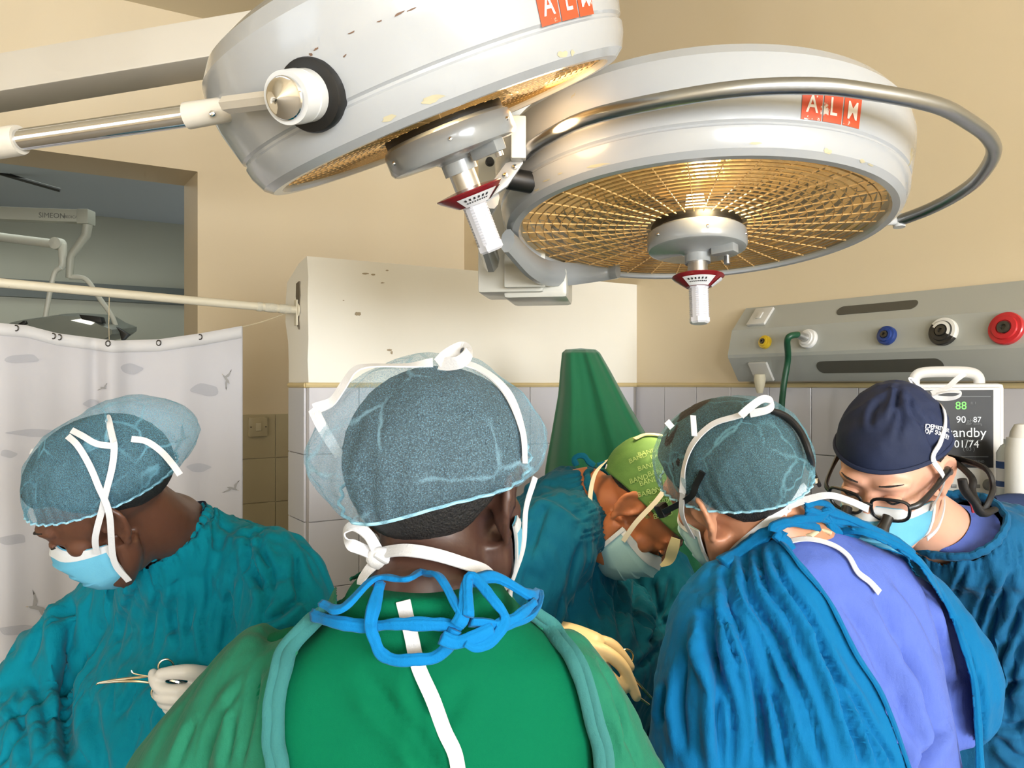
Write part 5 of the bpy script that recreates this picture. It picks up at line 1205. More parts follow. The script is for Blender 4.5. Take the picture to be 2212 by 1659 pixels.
def collar(ring, par, mm, n=60, up=.012, r=.009, name='collar', wob=.004, freq=24, seed=0.0, tilt=0):
    c, s, f, hw, hd = ring; R_ = se_ring(c, s, f, hw, hd, n, 2.2); nn = np.cross(s, f); nn = nn if nn[2] > 0 else -nn
    m = M(); t = np.arange(n); Q = R_ + nn * up + nn[None] * (wob * np.sin(t * freq * 2 * math.pi / n + seed))[:, None] + unit_rows(R_ - np.asarray(c)) * (wob * .8 * np.cos(t * freq * 2 * math.pi / n + seed))[:, None]
    Q = spline(Q, 4, True); tube(m, Q, r * (1 + .2 * noise(Q * 60)), 10, closed=True, flat=1.35, hint=nn); return obj(name, m, mm, par)
collar((gB[0][0], sB, fB, .080, .068), gBo, m_gB, freq=27, r=.0055, wob=.003, up=.006)
m = M(); c_, s_, f_, _, _ = gB[0]; R0 = se_ring(np.asarray(c_) - np.array((0, 0, .004)), sB, fB, .068, .058, 40); R1_ = se_ring(np.asarray(nB) + np.array((.0, .0, .012)), sB, fB, .060, .056, 40); loft(m, [R0, R1_], False); obj('undershirt_collar', m, mat('navy_undershirt', (16, 26, 52), .85), B)
cap_hair(hB, B, .010, -.02)
rimB = lambda t: (.086 * math.sin(t), -.006 + .104 * math.cos(t), .034 + .030 * math.cos(t))
capB = bouffant(hB, rimB, np.array((.090, .108, .094)), 5.1, cap_blue2, B, 40, lambda d: .048 * max(0, -d[1]) ** 2 * (1 - .4 * max(0, d[2])) )
face_mask(hB, B)
def eyes(hm, par, dark):
    for s in (-1, 1):
        m = M(); ball(m, (s * .032, .0885, .0125), (.0135, .0075, .0055), 14); m.tf(hm); e = obj('eyelid', m, dark[0], par)
        m = M(); tube(m, [(s * .046, .0865, .0095), (s * .034, .0965, .0075), (s * .021, .093, .0095)], [.0012, .0018, .0012], 6, 4); m.tf(hm); obj('eyelashes', m, m_hair, e)
        m = M(); tube(m, [(s * .016, .0985, .037), (s * .032, .097, .040), (s * .047, .0835, .0385)], [.002, .0028, .0012], 8, 4, flat=.5); m.tf(hm); obj('eyebrow', m, m_hair, par)
eyes(hB, B, [m_skin_dark2])
L = -1
hx = -hB[:3, 0]
bvh_cB = BVHTree.FromPolygons([v.co for v in capB.data.vertices], [tuple(p.vertices) for p in capB.data.polygons])
P, N_ = surf_path(bvh_cB, [(215, 1050), (196, 1005), (172, 965), (150, 945)], .004, 1.12); strap(HP(hB, (-.073, .036, -.085), (-.082, .024, -.04)) + [px(236, 1110, 1.105)] + P, .0085, [hx, hx, hx] + N_, B)
P, N_ = surf_path(bvh_cB, [(232, 1060), (243, 1010), (247, 970), (245, 948)], .004, 1.12); strap(HP(hB, (-.074, .038, -.022), (-.086, .016, .006)) + [px(222, 1095, 1.105)] + P, .0085, [hx, hx, hx] + N_, B)
dk = float(P[-1][1])
P2, N2 = surf_path(bvh_cB, [(160, 932), (185, 946), (212, 960), (244, 966)], .005, 1.12); strap(P2, .0085, np.array(N2), B)
strap([px(246, 955, dk - .004), px(238, 922, dk + .01), px(235, 903, dk + .02), px(229, 910, dk + .025), px(238, 948, dk + .015)], .009, [(0, -1, 0), (0, -1, 0), (-.8, -.6, .2), (-1, -.3, 0), (0, -1, 0)], B)
P2, N2 = surf_path(bvh_cB, [(284, 950), (316, 955), (346, 975)], .006, 1.15); strap(P2 + [px(372, 1002, P2[-1][1] - .01), px(389, 1026, P2[-1][1] - .01)], .0085, list(N2) + [N2[-1], N2[-1]], B)
strap([px(66, 976, dk + .06), px(100, 966, dk + .05), px(140, 946, dk + .03)], .0085, (0, -.8, .6), B)
# hand with needle holder
wB = WB[0]
def px_hand(pieces, palm, parent, mm):
    m = M()
    for pts, r in pieces: tube(m, [px(*p) for p in pts], r, 12, 4); ball(m, px(*pts[-1]), r[-1] * .98, 12)
    palm(m); return put('glove', fuse(m, .0021, 3), mm, parent)
def palmB(m):
    ball(m, px(438, 1494, 1.262), (.036, .024, .034), 18); tube(m, [px(440, 1488, 1.262), px(475, 1462, 1.262), px(540, 1450, 1.25)], [.030, .028, .028], 16, 4)
    ball(m, px(430, 1470, 1.245), (.022, .018, .018), 14)
px_hand([([(455, 1462, 1.248), (416, 1453, 1.215), (382, 1452, 1.204), (348, 1456, 1.205)], [.015, .0125, .0108, .0090]),
         ([(440, 1484, 1.240), (396, 1492, 1.206), (352, 1489, 1.200), (336, 1472, 1.206), (331, 1455, 1.216)], [.012, .0105, .0098, .0092, .0080]),
         ([(440, 1502, 1.245), (396, 1509, 1.206), (352, 1506, 1.200), (342, 1497, 1.222), (352, 1490, 1.236)], [.012, .0104, .0096, .0090, .0080]),
         ([(438, 1515, 1.250), (397, 1524, 1.211), (360, 1520, 1.206), (351, 1512, 1.226), (360, 1505, 1.240)], [.0115, .0100, .0092, .0088, .0080]),
         ([(434, 1526, 1.255), (399, 1538, 1.220), (369, 1534, 1.214), (361, 1526, 1.232), (368, 1519, 1.244)], [.0105, .0088, .0082, .0078, .0072])], palmB, B, m_glove_w)
nh = empty('needle_holder', px(300, 1472, 1.2), 'steel needle holder in the white gloved hand at left', 'needle holder')
m_inst = mat('instrument_steel', (190, 180, 156), .25, 1.0)
D0 = 1.212
m = M(); tube(m, [px(208, 1479, D0), px(216, 1475, D0), px(255, 1469, D0), px(300, 1463, D0), px(345, 1458, D0 + .006), px(364, 1454, D0 + .012)], [.0010, .0018, .0026, .0020, .0018, .0018], 8, 4); obj('jaw', m, m_inst, nh)
m = M(); tube(m, [px(216, 1476, D0 - .002), px(258, 1472, D0 - .003), px(300, 1472, D0 - .002), px(345, 1478, D0 + .008), px(356, 1484, D0 + .014)], [.0008, .0022, .0020, .0018, .0018], 8, 4); obj('jaw', m, m_inst, nh)
m = M(); tube(m, [px(284, 1448, D0 - .004), px(290, 1455, D0 - .004), px(322, 1461, D0 - .002)], .0012, 6, 3); obj('needle', m, m_inst, nh)
for cxp, cyp, dz in ((359, 1441, .010), (344, 1497, .018)):
    m = M(); tube(m, [px(cxp + 17 * math.cos(t), cyp + 17 * math.sin(t), D0 + dz + .004 * math.cos(t)) for t in np.linspace(0, 2 * math.pi, 20, endpoint=False)], .0016, 8, closed=True); obj('finger_ring', m, m_inst, nh)
m = M(); tube(m, [px(346, 1467, D0 + .004), px(372, 1470, D0 - .002), px(402, 1478, D0 + .002)], [.0018, .0034, .0028], 8, 3); obj('ratchet', m, m_chrome, nh)
place_hand(HRt, WB[1], EB[1], B, m_glove_w)
legs_and_shoes(B, (-.56, 1.46, .9), m_gB, yaw=fH)
# ------------------------------------------------------------------ C: across the table, petrol gown, green printed cap
C = person('person in petrol blue gown and green printed cap bending over the table', (.10, 1.68))
hC = mtx(head_frame((.42, -.14, -.90)), px(1376, 1093, 1.505))
nC = px(1262, 1072, 1.57)
SCc = [px(1185, 1180, 1.44), px(1335, 1150, 1.80)]; ECc = [px(1085, 1395, 1.40), px(1470, 1350, 1.72)]; WCc = [px(1208, 1374, 1.37), px(1470, 1600, 1.55)]
spC = [px(1225, 1200, 1.60), px(1190, 1420, 1.64), px(1160, 1700, 1.66)]
put('body', body_mesh(hC, nC, SCc, ECc, WCc, spC), m_skin_tan, C)
sC = unit(SCc[1] - SCc[0]); nrmC = unit(np.array((.86, -.12, .42))); fC = unit(np.cross(nrmC, sC)); fC = fC if fC[2] < 0 else -fC
sCH = unit(np.array((sC[0], sC[1], 0))); fCH = unit(np.array((sCH[1], -sCH[0], 0))); fCH = fCH if fCH[0] > 0 else -fCH
gC = [(px(1307, 1088, 1.555), sC, fC, .082, .072), (px(1288, 1102, 1.56), sC, fC, .105, .092), (px(1262, 1130, 1.575), sC, fC, .155, .118), (px(1235, 1180, 1.59), sC, mix(fC, fCH, .3), .185, .14), (px(1225, 1270, 1.60), sCH, mix(fC, fCH, .7), .20, .165), (px(1240, 1400, 1.62), sCH, fCH, .21, .19), (px(1215, 1560, 1.64), sCH, fCH, .215, .18), ((.08, 1.71, .75), sCH, fCH, .20, .17), ((.07, 1.74, .36), sCH, fCH, .21, .17)]
me = gown_mesh(gC, [([px(1240, 1140, 1.52), SCc[0], ECc[0], WCc[0]], [.075, .085, .082, .046]), ([px(1320, 1140, 1.7), SCc[1], ECc[1], WCc[1]], [.075, .08, .08, .05])], .0045, it=8)
wrinkle(me, .007, 11, stretch_axes((.25, 0, 1), .25), 14.4); wrinkle(me, .0075, 25, stretch_axes((.3, 0, 1), .25), 2.9); wrinkle(me, .002, 46, stretch_axes((.3, 0, 1), .3), 7.9, False); creases(me, .008, 11, stretch_axes((.2, 0, 1), .3), 14.2); creases(me, .005, 20, stretch_axes((-.2, 0, 1), .4), 11.2)
crease(me, [([(1300, 1190), (1285, 1260), (1300, 1330)], 13, 9), ([(1340, 1230), (1330, 1300), (1345, 1380)], 12, 8), ([(1375, 1240), (1370, 1320), (1385, 1400)], 12, 8), ([(1410, 1260), (1420, 1330), (1405, 1400)], 12, 9), ([(1450, 1250), (1440, 1300), (1420, 1350)], 12, 9), ([(1250, 1180), (1230, 1270), (1235, 1350)], 14, 8), ([(1180, 1090), (1150, 1180), (1130, 1280)], 16, 7), ([(1120, 1060), (1200, 1080), (1270, 1130)], 12, 5), ([(1440, 1390), (1410, 1410), (1380, 1440)], 12, 8), ([(1460, 1330), (1420, 1360), (1400, 1390)], 10, 7)])
colC = [(1285, 1010), (1296, 1040), (1303, 1070), (1310, 1100), (1318, 1130), (1326, 1165)]
for k in range(1, 20):
    i = k / 20 * (len(colC) - 1); q = int(i); t = i - q; bx = colC[q][0] * (1 - t) + colC[q + 1][0] * t; by = colC[q][1] * (1 - t) + colC[q + 1][1] * t
    crease(me, [([(bx + 2, by), (bx - 24, by + 5 + 3 * math.sin(k)), (bx - 48 - 25 * (math.sin(k * 1.9) > 0), by + 16)], 4.0, 3.0)])
nnC = np.cross(sC, fC); nnC = nnC if nnC[0] > 0 else -nnC
cut(me, lambda P: ~((np.linalg.norm(P - gC[0][0], axis=1) < .077) & ((P - gC[0][0]) @ nnC > -.02)))
gCo = put('gown', me, m_gC, C); gCo.modifiers.new('thickness', 'SOLIDIFY').thickness = .002
def collar2(ring, nn, par, mm, n=90, up=.008, r=.008, wob=.004, freq=22):
    c, s, f, hw, hd = ring; R_ = se_ring(c, s, f, hw, hd, n, 2.2); t = np.arange(n); ang = t * 2 * math.pi / n; ph = 1.7 * noise(np.column_stack([np.cos(ang) * freq / 4, np.sin(ang) * freq / 4, np.full(n, .37)])) ; ph2 = 1.7 * noise(np.column_stack([np.cos(ang) * freq / 4, np.sin(ang) * freq / 4, np.full(n, 5.37)]))
    Q = R_ + nn * up + nn[None] * (wob * ph)[:, None] + unit_rows(R_ - np.asarray(c)) * (wob * ph2)[:, None]
    m = M(); Q = spline(Q, 4, True); tube(m, Q, r * (1 + .2 * noise(Q * 60)), 10, closed=True, flat=1.35, hint=nn); return obj('collar', m, mm, par)
collar2((gC[0][0], sC, fC, .080, .070), nnC, gCo, m_gC, r=.005, wob=.003, freq=28)
dT = 1.50
cloth_tie([px(x, y, dT) for x, y in ((1246, 1006), (1241, 992), (1250, 985), (1262, 986), (1272, 998), (1284, 1006))], (0, -1, 0), .0065, gCo, m_gC)
cloth_tie([px(x, y, dT) for x, y in ((1290, 1006), (1310, 1003), (1330, 1006), (1345, 1008))], (0, -1, 0), .006, gCo, m_gC)
cloth_tie([px(x, y, dT - .01) for x, y in ((1308, 1008), (1322, 1012), (1340, 1004), (1356, 1002))], (0, -1, 0), .006, C, m_tie, name='mask_tie')
# printed cap
m_capC = mat('cap_printed_green', (62, 104, 44), .8, bump=(30, .4, .004), var=(9, (92, 128, 60), .6), weave=(700, .2)); m_capC2 = mat('cap_lining', (206, 196, 150), .8); m_print = mat('cap_print', (140, 168, 100), .8)
def fitted_cap(hm, par, mm, name, seed, rimz, lift, tall=0.0, ns=96, nr=36, wr=.0035):
    cen = np.array((0, -.010, .040)); V = []
    for j in range(nr + 1):
        q = j / nr
        for i in range(ns):
            t = 2 * math.pi * i / ns; z0 = rimz(t); base = math.asin((z0 - cen[2]) / .10); el = base + (math.pi / 2 - base) * q
            dv = np.array((math.sin(t) * math.cos(el), math.cos(t) * math.cos(el), math.sin(el))); r = 1 / math.sqrt(((dv / np.array((.0765, .100, .087 + tall))) ** 2).sum()); V.append(cen + dv * (r + lift))
    V = np.array(V); D = unit_rows(V - cen); n1 = noise(V * np.array((26, 26, 14)) + seed); w = np.clip(np.repeat(np.arange(nr + 1), ns) / nr * 4, 0, 1)
    V = V + D * (wr * (.3 - 1.5 * np.abs(n1)) * w + .0015 * noise(V * 60 + seed))[:, None]
    m = M(); m.add(V, [(j * ns + i, j * ns + (i + 1) % ns, (j + 1) * ns + (i + 1) % ns, (j + 1) * ns + i) for j in range(nr) for i in range(ns)]); m.tf(hm)
    o = obj(name, m, mm, par, angle=180); o.modifiers.new('thickness', 'SOLIDIFY').thickness = .0015; return o
capC = fitted_cap(hC, C, m_capC, 'printed_cap', 3.7, lambda t: .022 + .040 * math.cos(t) - .004 * math.cos(2 * t), .008)
bvh_cC = BVHTree.FromPolygons([v.co for v in capC.data.vertices], [tuple(p.vertices) for p in capC.data.polygons])
def wrap_text(bvh, s, size, x, y, ang, mm, par, fb, off=.002, bold=0.0, name='lettering'):
    """letters lying on a curved surface"""
    v, f = text_mesh(s, size, bold); p0, n = on_surface(bvh, x, y, 0, fb); a = np.array((math.cos(ang), 0, math.sin(ang))); a = unit(a - n * (a @ n)); b = np.cross(n, a); m = M(); out = []
    for q in v:
        w = p0 + a * q[0] + b * q[1]; h = bvh.ray_cast(Vector(w + n * .04), Vector(-n)); out.append(np.array(h[0]) + n * off if h[0] else w + n * off)
    m.add(out, f); return obj(name, m, mm, par, smooth=False)
for k, (x, y) in enumerate(((1378, 990), (1398, 1008), (1380, 1035), (1402, 1040), (1418, 1058), (1398, 1065), (1424, 1085), (1408, 1108), (1432, 1112), (1398, 978), (1420, 1020), (1440, 1080), (1425, 985), (1442, 1040))):
    wrap_text(bvh_cC, 'BAND', .0125, x, y, .25, m_print, capC, 1.45)
m = M(); P, N_ = surf_path(bvh_cC, [(1372, 952), (1395, 943), (1425, 941), (1450, 950)], .004, 1.48); ribbon(m, P, .010, np.array(N_), .002); obj('cap_fold', m, m_capC2, capC)
m = M(); ribbon(m, HP(hC, (.066, .074, .052), (.06, .092, .036), (.05, .106, .020), (.046, .110, .002)), [.016, .020, .016, .005], [hC[:3, 0], hC[:3, 0] * .8 + hC[:3, 1] * .5, hC[:3, 0], hC[:3, 0]], .002); obj('cap_flap', m, m_capC2, capC)
cap_hair(hC, C, .004, -.02); face_mask(hC, C, mat('mask_pale_blue', (150, 190, 196), .8, bump=(300, .2, .001)), drop=-.004)
rx = hC[:3, 0]
strap(HP(hC, (.070, .042, -.035), (.086, .020, .005), (.091, .0, .055), (.085, -.02, .09)), .0085, [rx, rx, rx, rx], C, mm=mat('mask_tie_cream', (222, 214, 190), .8))
strap(HP(hC, (.066, .042, -.085), (.072, .0, -.075), (.068, -.045, -.060), (.050, -.085, -.035), (.02, -.10, -.01)), .0085, [rx, rx, rx * .9 - hC[:3, 1] * .4, rx * .5 - hC[:3, 1] * .8, -hC[:3, 1]], C, mm=mat('mask_tie_cream', (222, 214, 190)))
eyes(hC, C, [m_skin_tan])
# right hand with forceps
def palmC(m):
    tube(m, [px(1140, 1362, 1.41), px(1205, 1372, 1.385), px(1240, 1384, 1.37), px(1280, 1404, 1.352), px(1300, 1412, 1.345)], [.027, .0255, .028, .030, .022], 18, 5, flat=.72, hint=(.2, -.8, .5))
px_hand([([(1272, 1398, 1.345), (1312, 1412, 1.328), (1343, 1438, 1.322), (1360, 1470, 1.320), (1375, 1505, 1.318)], [.0150, .0122, .0108, .0100, .0084]),
         ([(1272, 1386, 1.365), (1318, 1392, 1.358), (1344, 1418, 1.352), (1361, 1441, 1.350)], [.0150, .0112, .0100, .0084]),
         ([(1268, 1415, 1.355), (1300, 1436, 1.352), (1318, 1464, 1.352), (1326, 1490, 1.352)], [.014, .0108, .0098, .0084]),
         ([(1258, 1420, 1.365), (1284, 1446, 1.365), (1298, 1470, 1.366), (1305, 1490, 1.366)], [.013, .0098, .0088, .0076]),
         ([(1246, 1405, 1.350), (1285, 1435, 1.320), (1318, 1464, 1.312), (1346, 1490, 1.314)], [.017, .0135, .0112, .0092])], palmC, C, m_glove_y)
fo = empty('forceps', px(1380, 1480, 1.32), 'thin steel forceps in the cream gloved hand', 'forceps')
m_lit_steel = mat('lamplit_steel', (214, 188, 140), .25, 1.0); D1 = 1.332  # the lamp's golden light on the forceps is put into the steel colour
for pts, r in ((((1344, 1428), (1356, 1448), (1384, 1482), (1409, 1510)), .0021), (((1346, 1460), (1358, 1486), (1378, 1505), (1402, 1523)), .0021)):
    m = M(); tube(m, [px(x, y, D1) for x, y in pts], r, 8, 4); obj('shank', m, m_lit_steel, fo)
m = M(); tube(m, [px(1353 + 15 * math.cos(t), 1419 + 16 * math.sin(t), D1 + .024 + .006 * math.cos(t)) for t in np.linspace(0, 2 * math.pi, 18, endpoint=False)], .0018, 8, closed=True); obj('finger_ring', m, m_lit_steel, fo)
place_hand(HL, WCc[1], ECc[1], C, m_glove_y); legs_and_shoes(C, (.07, 1.74, .9), m_gC, yaw=(1, -.2, 0))

# ------------------------------------------------------------------ D: blue gown open over lavender scrubs, back to the camera
Dp = person('person with back turned in blue gown open over lavender scrubs', (.46, 1.10))
hD = mtx(head_frame((-.45, .86, -.20), .40), np.array((.309, 1.115, 1.550)))
nD = np.array((.395, 1.10, 1.462))
SD = [px(1565, 1385, 1.03), px(1945, 1330, 1.21)]; ED = [px(1520, 1700, 1.06), px(2034, 1500, 1.22)]; WD = [px(1430, 1800, 1.26), px(1880, 1640, 1.42)]
spD = [np.array((.41, 1.13, 1.36)), np.array((.43, 1.10, 1.15)), np.array((.47, 1.08, .95))]
bodyD = put('body', body_mesh(hD, nD, SD, ED, WD, spD), m_skin_mid, Dp)
sD = unit(SD[1] - SD[0]); fD = np.array((-.498, .80, -.42)); fD = unit(fD - sD * (fD @ sD)); sDH = unit((sD[0], sD[1], 0)); fDH = np.array((-sDH[1], sDH[0], 0))
def ringsD(g=0):
    L = [(px(1712, 1172, 1.125), 0, .078, .070), (px(1722, 1205, 1.125), 0, .112, .088), ((.407, 1.125, 1.437), .1, .155, .105), ((.410, 1.125, 1.40), .2, .180, .118), ((.415, 1.12, 1.33), .4, .192, .13), ((.43, 1.10, 1.20), .7, .195, .135), ((.452, 1.085, 1.05), 1, .195, .14), ((.47, 1.08, .90), 1, .20, .145)]
    return [(np.asarray(c, float), mix(sD, sDH, t), mix(fD, fDH, t), w + g, d + g) for c, t, w, d in L]
me = gown_mesh(ringsD(-.004) + [((.48, 1.08, .75), sDH, fDH, .2, .15)], [([(.36, 1.10, 1.38), SD[0] + (.03, .02, -.02)], [.04, .034]), ([(.47, 1.15, 1.38), SD[1], (SD[1] + ED[1]) / 2, ED[1] + (0, 0, -.06)], [.06, .066, .068, .06])], .006, it=5)
wrinkle(me, .006, 8, stretch_axes((.4, 0, -1), .25), 31.0)
crease(me, [([(1890, 1280), (1930, 1360), (1960, 1430), (1990, 1520)], 22, 8), ([(1960, 1420), (1990, 1500), (2005, 1560), (2000, 1640)], 26, 14), ([(2040, 1300), (2060, 1380), (2080, 1460)], 18, 7), ([(1820, 1300), (1870, 1380), (1910, 1470)], 18, 5), ([(1930, 1250), (1990, 1330), (2030, 1420)], 18, 5), ([(2030, 1560), (2010, 1600), (1990, 1659)], 22, 9), ([(1930, 1500), (1960, 1580), (1985, 1659)], 16, 6)], 1.4)
scrubD = put('scrub_top', me, m_sD, Dp); bvh_sD = bvh_of(me)
me = gown_mesh(ringsD(.018) + [((.48, 1.07, .65), sDH, fDH, .21, .15), ((.48, 1.06, .36), sDH, fDH, .23, .16)], [([(.33, 1.08, 1.42), SD[0], ED[0], WD[0]], [.075, .078, .078, .05]), ([(.49, 1.17, 1.41), SD[1], ED[1], WD[1]], [.07, .082, .082, .05])], .0045, it=8)
wrinkle(me, .006, 11, stretch_axes((.2, 0, -1), .18), 21.0); wrinkle(me, .006, 26, stretch_axes((.25, 0, -1), .16), 12.0); wrinkle(me, .002, 46, stretch_axes((.25, 0, -1), .3), 5.0, False); creases(me, .007, 11, stretch_axes((.25, 0, -1), .25), 24.2)
crease(me, [([(1640, 1190), (1650, 1260), (1700, 1330), (1740, 1420)], 11, 7), ([(1665, 1190), (1690, 1250), (1750, 1340), (1790, 1430), (1830, 1530)], 11, 8), ([(1610, 1210), (1620, 1290), (1680, 1390), (1720, 1500), (1760, 1640)], 14, 9), ([(1570, 1240), (1580, 1320), (1620, 1420), (1640, 1540), (1650, 1659)], 16, 9), ([(1540, 1330), (1545, 1430), (1580, 1540), (1580, 1659)], 15, 10), ([(1525, 1330), (1530, 1400), (1548, 1470), (1560, 1659)], 18, 13), ([(1560, 1330), (1575, 1390), (1600, 1440)], 9, 6), ([(1700, 1420), (1750, 1540), (1780, 1659)], 13, 9), ([(1760, 1380), (1810, 1500), (1860, 1640)], 13, 9), ([(1800, 1440), (1850, 1540), (1900, 1650)], 11, 8), ([(1660, 1480), (1690, 1580), (1700, 1659)], 12, 8), ([(1830, 1480), (1880, 1570), (1930, 1659)], 10, 8), ([(1480, 1420), (1470, 1520), (1480, 1620)], 16, 6), ([(1440, 1480), (1430, 1560)], 12, 5), ([(2085, 1400), (2105, 1490), (2100, 1560)], 9, 6), ([(2110, 1450), (2120, 1540), (2110, 1640)], 10, 5)], 1.5)
dL = [(1672, 1150), (1700, 1185), (1728, 1222), (1788, 1296), (1848, 1412), (1905, 1505), (1960, 1657), (1990, 1760), (2080, 2600)]; dR = [(1790, 1120), (1862, 1150), (1935, 1182), (1988, 1220), (2048, 1312), (2078, 1390), (2102, 1475), (2114, 1657), (2116, 1760), (2120, 2600)]
bvh_gD = bvh_of(me)
PL, NL = surf_path(bvh_gD, dL[:8], .002, 1.05); PR, NR = surf_path(bvh_gD, dR[:9], .002, 1.1)
cenD = lambda P: (P - np.array((.43, 1.10, 0)))[:, :2] @ fDH[:2]
cut(me, lambda P: ~((cenD(P) < .03) & inside(to_px(P), dL, dR, 1100)) & ~((np.linalg.norm(P - np.asarray(ringsD()[0][0]), axis=1) < .088) & (P[:, 2] > 1.46)))
gD = put('gown', me, m_gD, Dp); gD.modifiers.new('thickness', 'SOLIDIFY').thickness = .002
for P, N_ in ((PL, NL), (PR, NR)): cloth_tie(P, np.mean(N_, 0), .0058, gD, m_gD, .5, 'gown_binding', 6)
# gathered collar of the gown and ties
cloth_tie([px(x, y, d) for x, y, d in ((1560, 1215, 1.03), (1600, 1190, 1.05), (1640, 1160, 1.05), (1668, 1148, 1.04), (1690, 1165, 1.03))], (0, -.6, .8), .012, gD, m_gD, .5, 'collar')
dt = 1.035
for pts, r in ((((1675, 1150), (1700, 1178), (1722, 1200), (1748, 1225), (1785, 1258)), .0098), (((1672, 1146), (1690, 1132), (1730, 1122), (1765, 1118), (1790, 1100), (1800, 1095)), .0075), (((1668, 1148), (1672, 1136), (1700, 1128), (1745, 1132), (1770, 1140)), .0075), (((1740, 1092), (1765, 1085), (1790, 1090), (1798, 1105), (1770, 1112), (1742, 1108)), .006), (((1770, 1118), (1800, 1125), (1840, 1130), (1858, 1146), (1850, 1160), (1820, 1158), (1800, 1140), (1785, 1118)), .0068), (((1786, 1102), (1830, 1118), (1880, 1140), (1930, 1165), (1975, 1196)), .0075), (((1740, 1098), (1770, 1108), (1810, 1130), (1835, 1146)), .006)):
    cloth_tie([px(x, y, dt + (x - 1700) * .0004) for x, y in pts], (0, -.9, .4), r, gD, m_gD, .42, seed=pts[0][0] * .1)
m = M(); P, N_ = surf_path(bvh_sD, [(1745, 1165), (1770, 1152), (1800, 1145)], .004, 1.06); tube(m, P, .006, 10, 5, flat=.5); obj('undershirt_collar', m, mat('cream_undershirt', (218, 204, 168), .85), Dp)
P, N_ = surf_path(bvh_sD, [(1680, 1158), (1740, 1172), (1790, 1182), (1825, 1205), (1845, 1238), (1870, 1258), (1893, 1278)], .006, 1.04); strap(P, .0085, np.array(N_), Dp, 'apron_string')
# hair, cap, mask, loupes strap
cap_hair(hD, Dp, .010, -.05)
rimD = lambda t: (.086 * math.sin(t), -.006 + .106 * math.cos(t), .022 + .036 * math.cos(t))
capD = bouffant(hD, rimD, np.array((.088, .108, .088)), 9.2, cap_blue3, Dp, 40, lambda d: .014 * max(0, -d[1]) ** 2 + .010 * max(0, d[1]) ** 2)
face_mask(hD, Dp, mat('mask_pale_blue', (150, 190, 196)))
bvh_cD = BVHTree.FromPolygons([v.co for v in capD.data.vertices], [tuple(p.vertices) for p in capD.data.polygons])
lx = -hD[:3, 0]
P, N_ = surf_path(bvh_cD, [(1476, 1062), (1482, 1010), (1500, 960), (1540, 920), (1590, 903), (1612, 896)], .003, 1.15); strap(P, .0085, np.array(N_), Dp)
strap(HP(hD, (-.070, .040, -.03), (-.088, .016, .012)) + [P[0]], .008, [lx, lx, lx], Dp)
du = float(P[-1][1])
strap([px(1600, 898, du - .01), px(1620, 880, du - .015), px(1648, 862, du - .02), px(1668, 868, du - .02), px(1660, 884, du - .02), px(1620, 894, du - .01)], .0095, [(0, -1, .3), (0, -1, .2), (0, -1, .3), (.9, -.5, 0), (0, -1, -.3), (0, -1, .2)], Dp)
strap([px(1440, 910, du + .02), px(1452, 924, du + .02)], .008, (0, -1, .2), Dp); strap([px(1497, 898, du), px(1500, 942, du - .02)], .007, (0, -1, .2), Dp)
# lower ties meet behind the neck in a bow
bvh_bD = BVHTree.FromPolygons([v.co for v in bodyD.data.vertices], [tuple(p.vertices) for p in bodyD.data.polygons])
P, N_ = surf_path(bvh_bD, [(1568, 1200), (1600, 1175), (1640, 1140), (1672, 1115), (1694, 1098)], .004, 1.10); strap(P, .0105, np.array(N_), Dp)
kD = px(1696, 1097, 1.06); m = M(); ball(m, kD, (.009, .007, .008), 12); obj('tie_knot', m, m_tie, Dp)
q = lambda x, y, d=1.055: px(x, y, d)
strap([q(1696, 1097), q(1712, 1078), q(1732, 1058), q(1742, 1050)], .011, (0, -1, .2), Dp); strap([q(1700, 1094), q(1740, 1080), q(1790, 1070), q(1835, 1082), q(1876, 1100)], .010, [(0, -.8, .6), (0, -.7, .7), (0, -.7, .7), (.2, -.8, .5), (.1, -.9, .4)], Dp)
strap([q(1696, 1100), q(1690, 1118), q(1684, 1136)], .009, (0, -1, 0), Dp)
strap(HP(hD, (-.064, .045, -.09), (-.066, .020, -.085)) + [P[0]], .008, [lx, lx, lx], Dp)
lo = M(); P, N_ = surf_path(bvh_cD, [(1655, 892), (1690, 906), (1722, 940), (1742, 985)], .006, 1.12); tube(lo, list(P) + [px(1755, 1015, 1.09), px(1770, 1048, 1.075)], [.006, .0075, .0075, .007, .006, .0045], 12, 5, flat=.6); hb = obj('loupe_strap', lo, mat('black_strap', (22, 20, 20), .6, bump=(200, .4, .001)), Dp)
m = M(); tube(m, [px(1762, 1035, 1.08), px(1767, 1045, 1.077)], .0055, 10, flat=.5); obj('buckle', m, m_chrome, hb)
P, N_ = surf_path(bvh_cD, [(1492, 1072), (1505, 1045), (1520, 1018)], .003, 1.13); m = M(); ribbon(m, HP(hD, (-.080, .062, .016)) + list(P), .008, [lx] + list(N_), .003); obj('loupe_temple', m, m_black, Dp)
m = M(); box(m, HP(hD, (-.062, .088, .012))[0], hD[:3, 0] * .008, hD[:3, 1] * .008, hD[:3, 2] * .010); obj('loupe_frame', m, m_black, Dp, bevel=.004)
place_hand(HRt, WD[0], ED[0], Dp, m_glove_w); place_hand(HL, WD[1], ED[1], Dp, m_glove_w)
legs_and_shoes(Dp, (.47, 1.09, .9), m_sD, yaw=fDH)

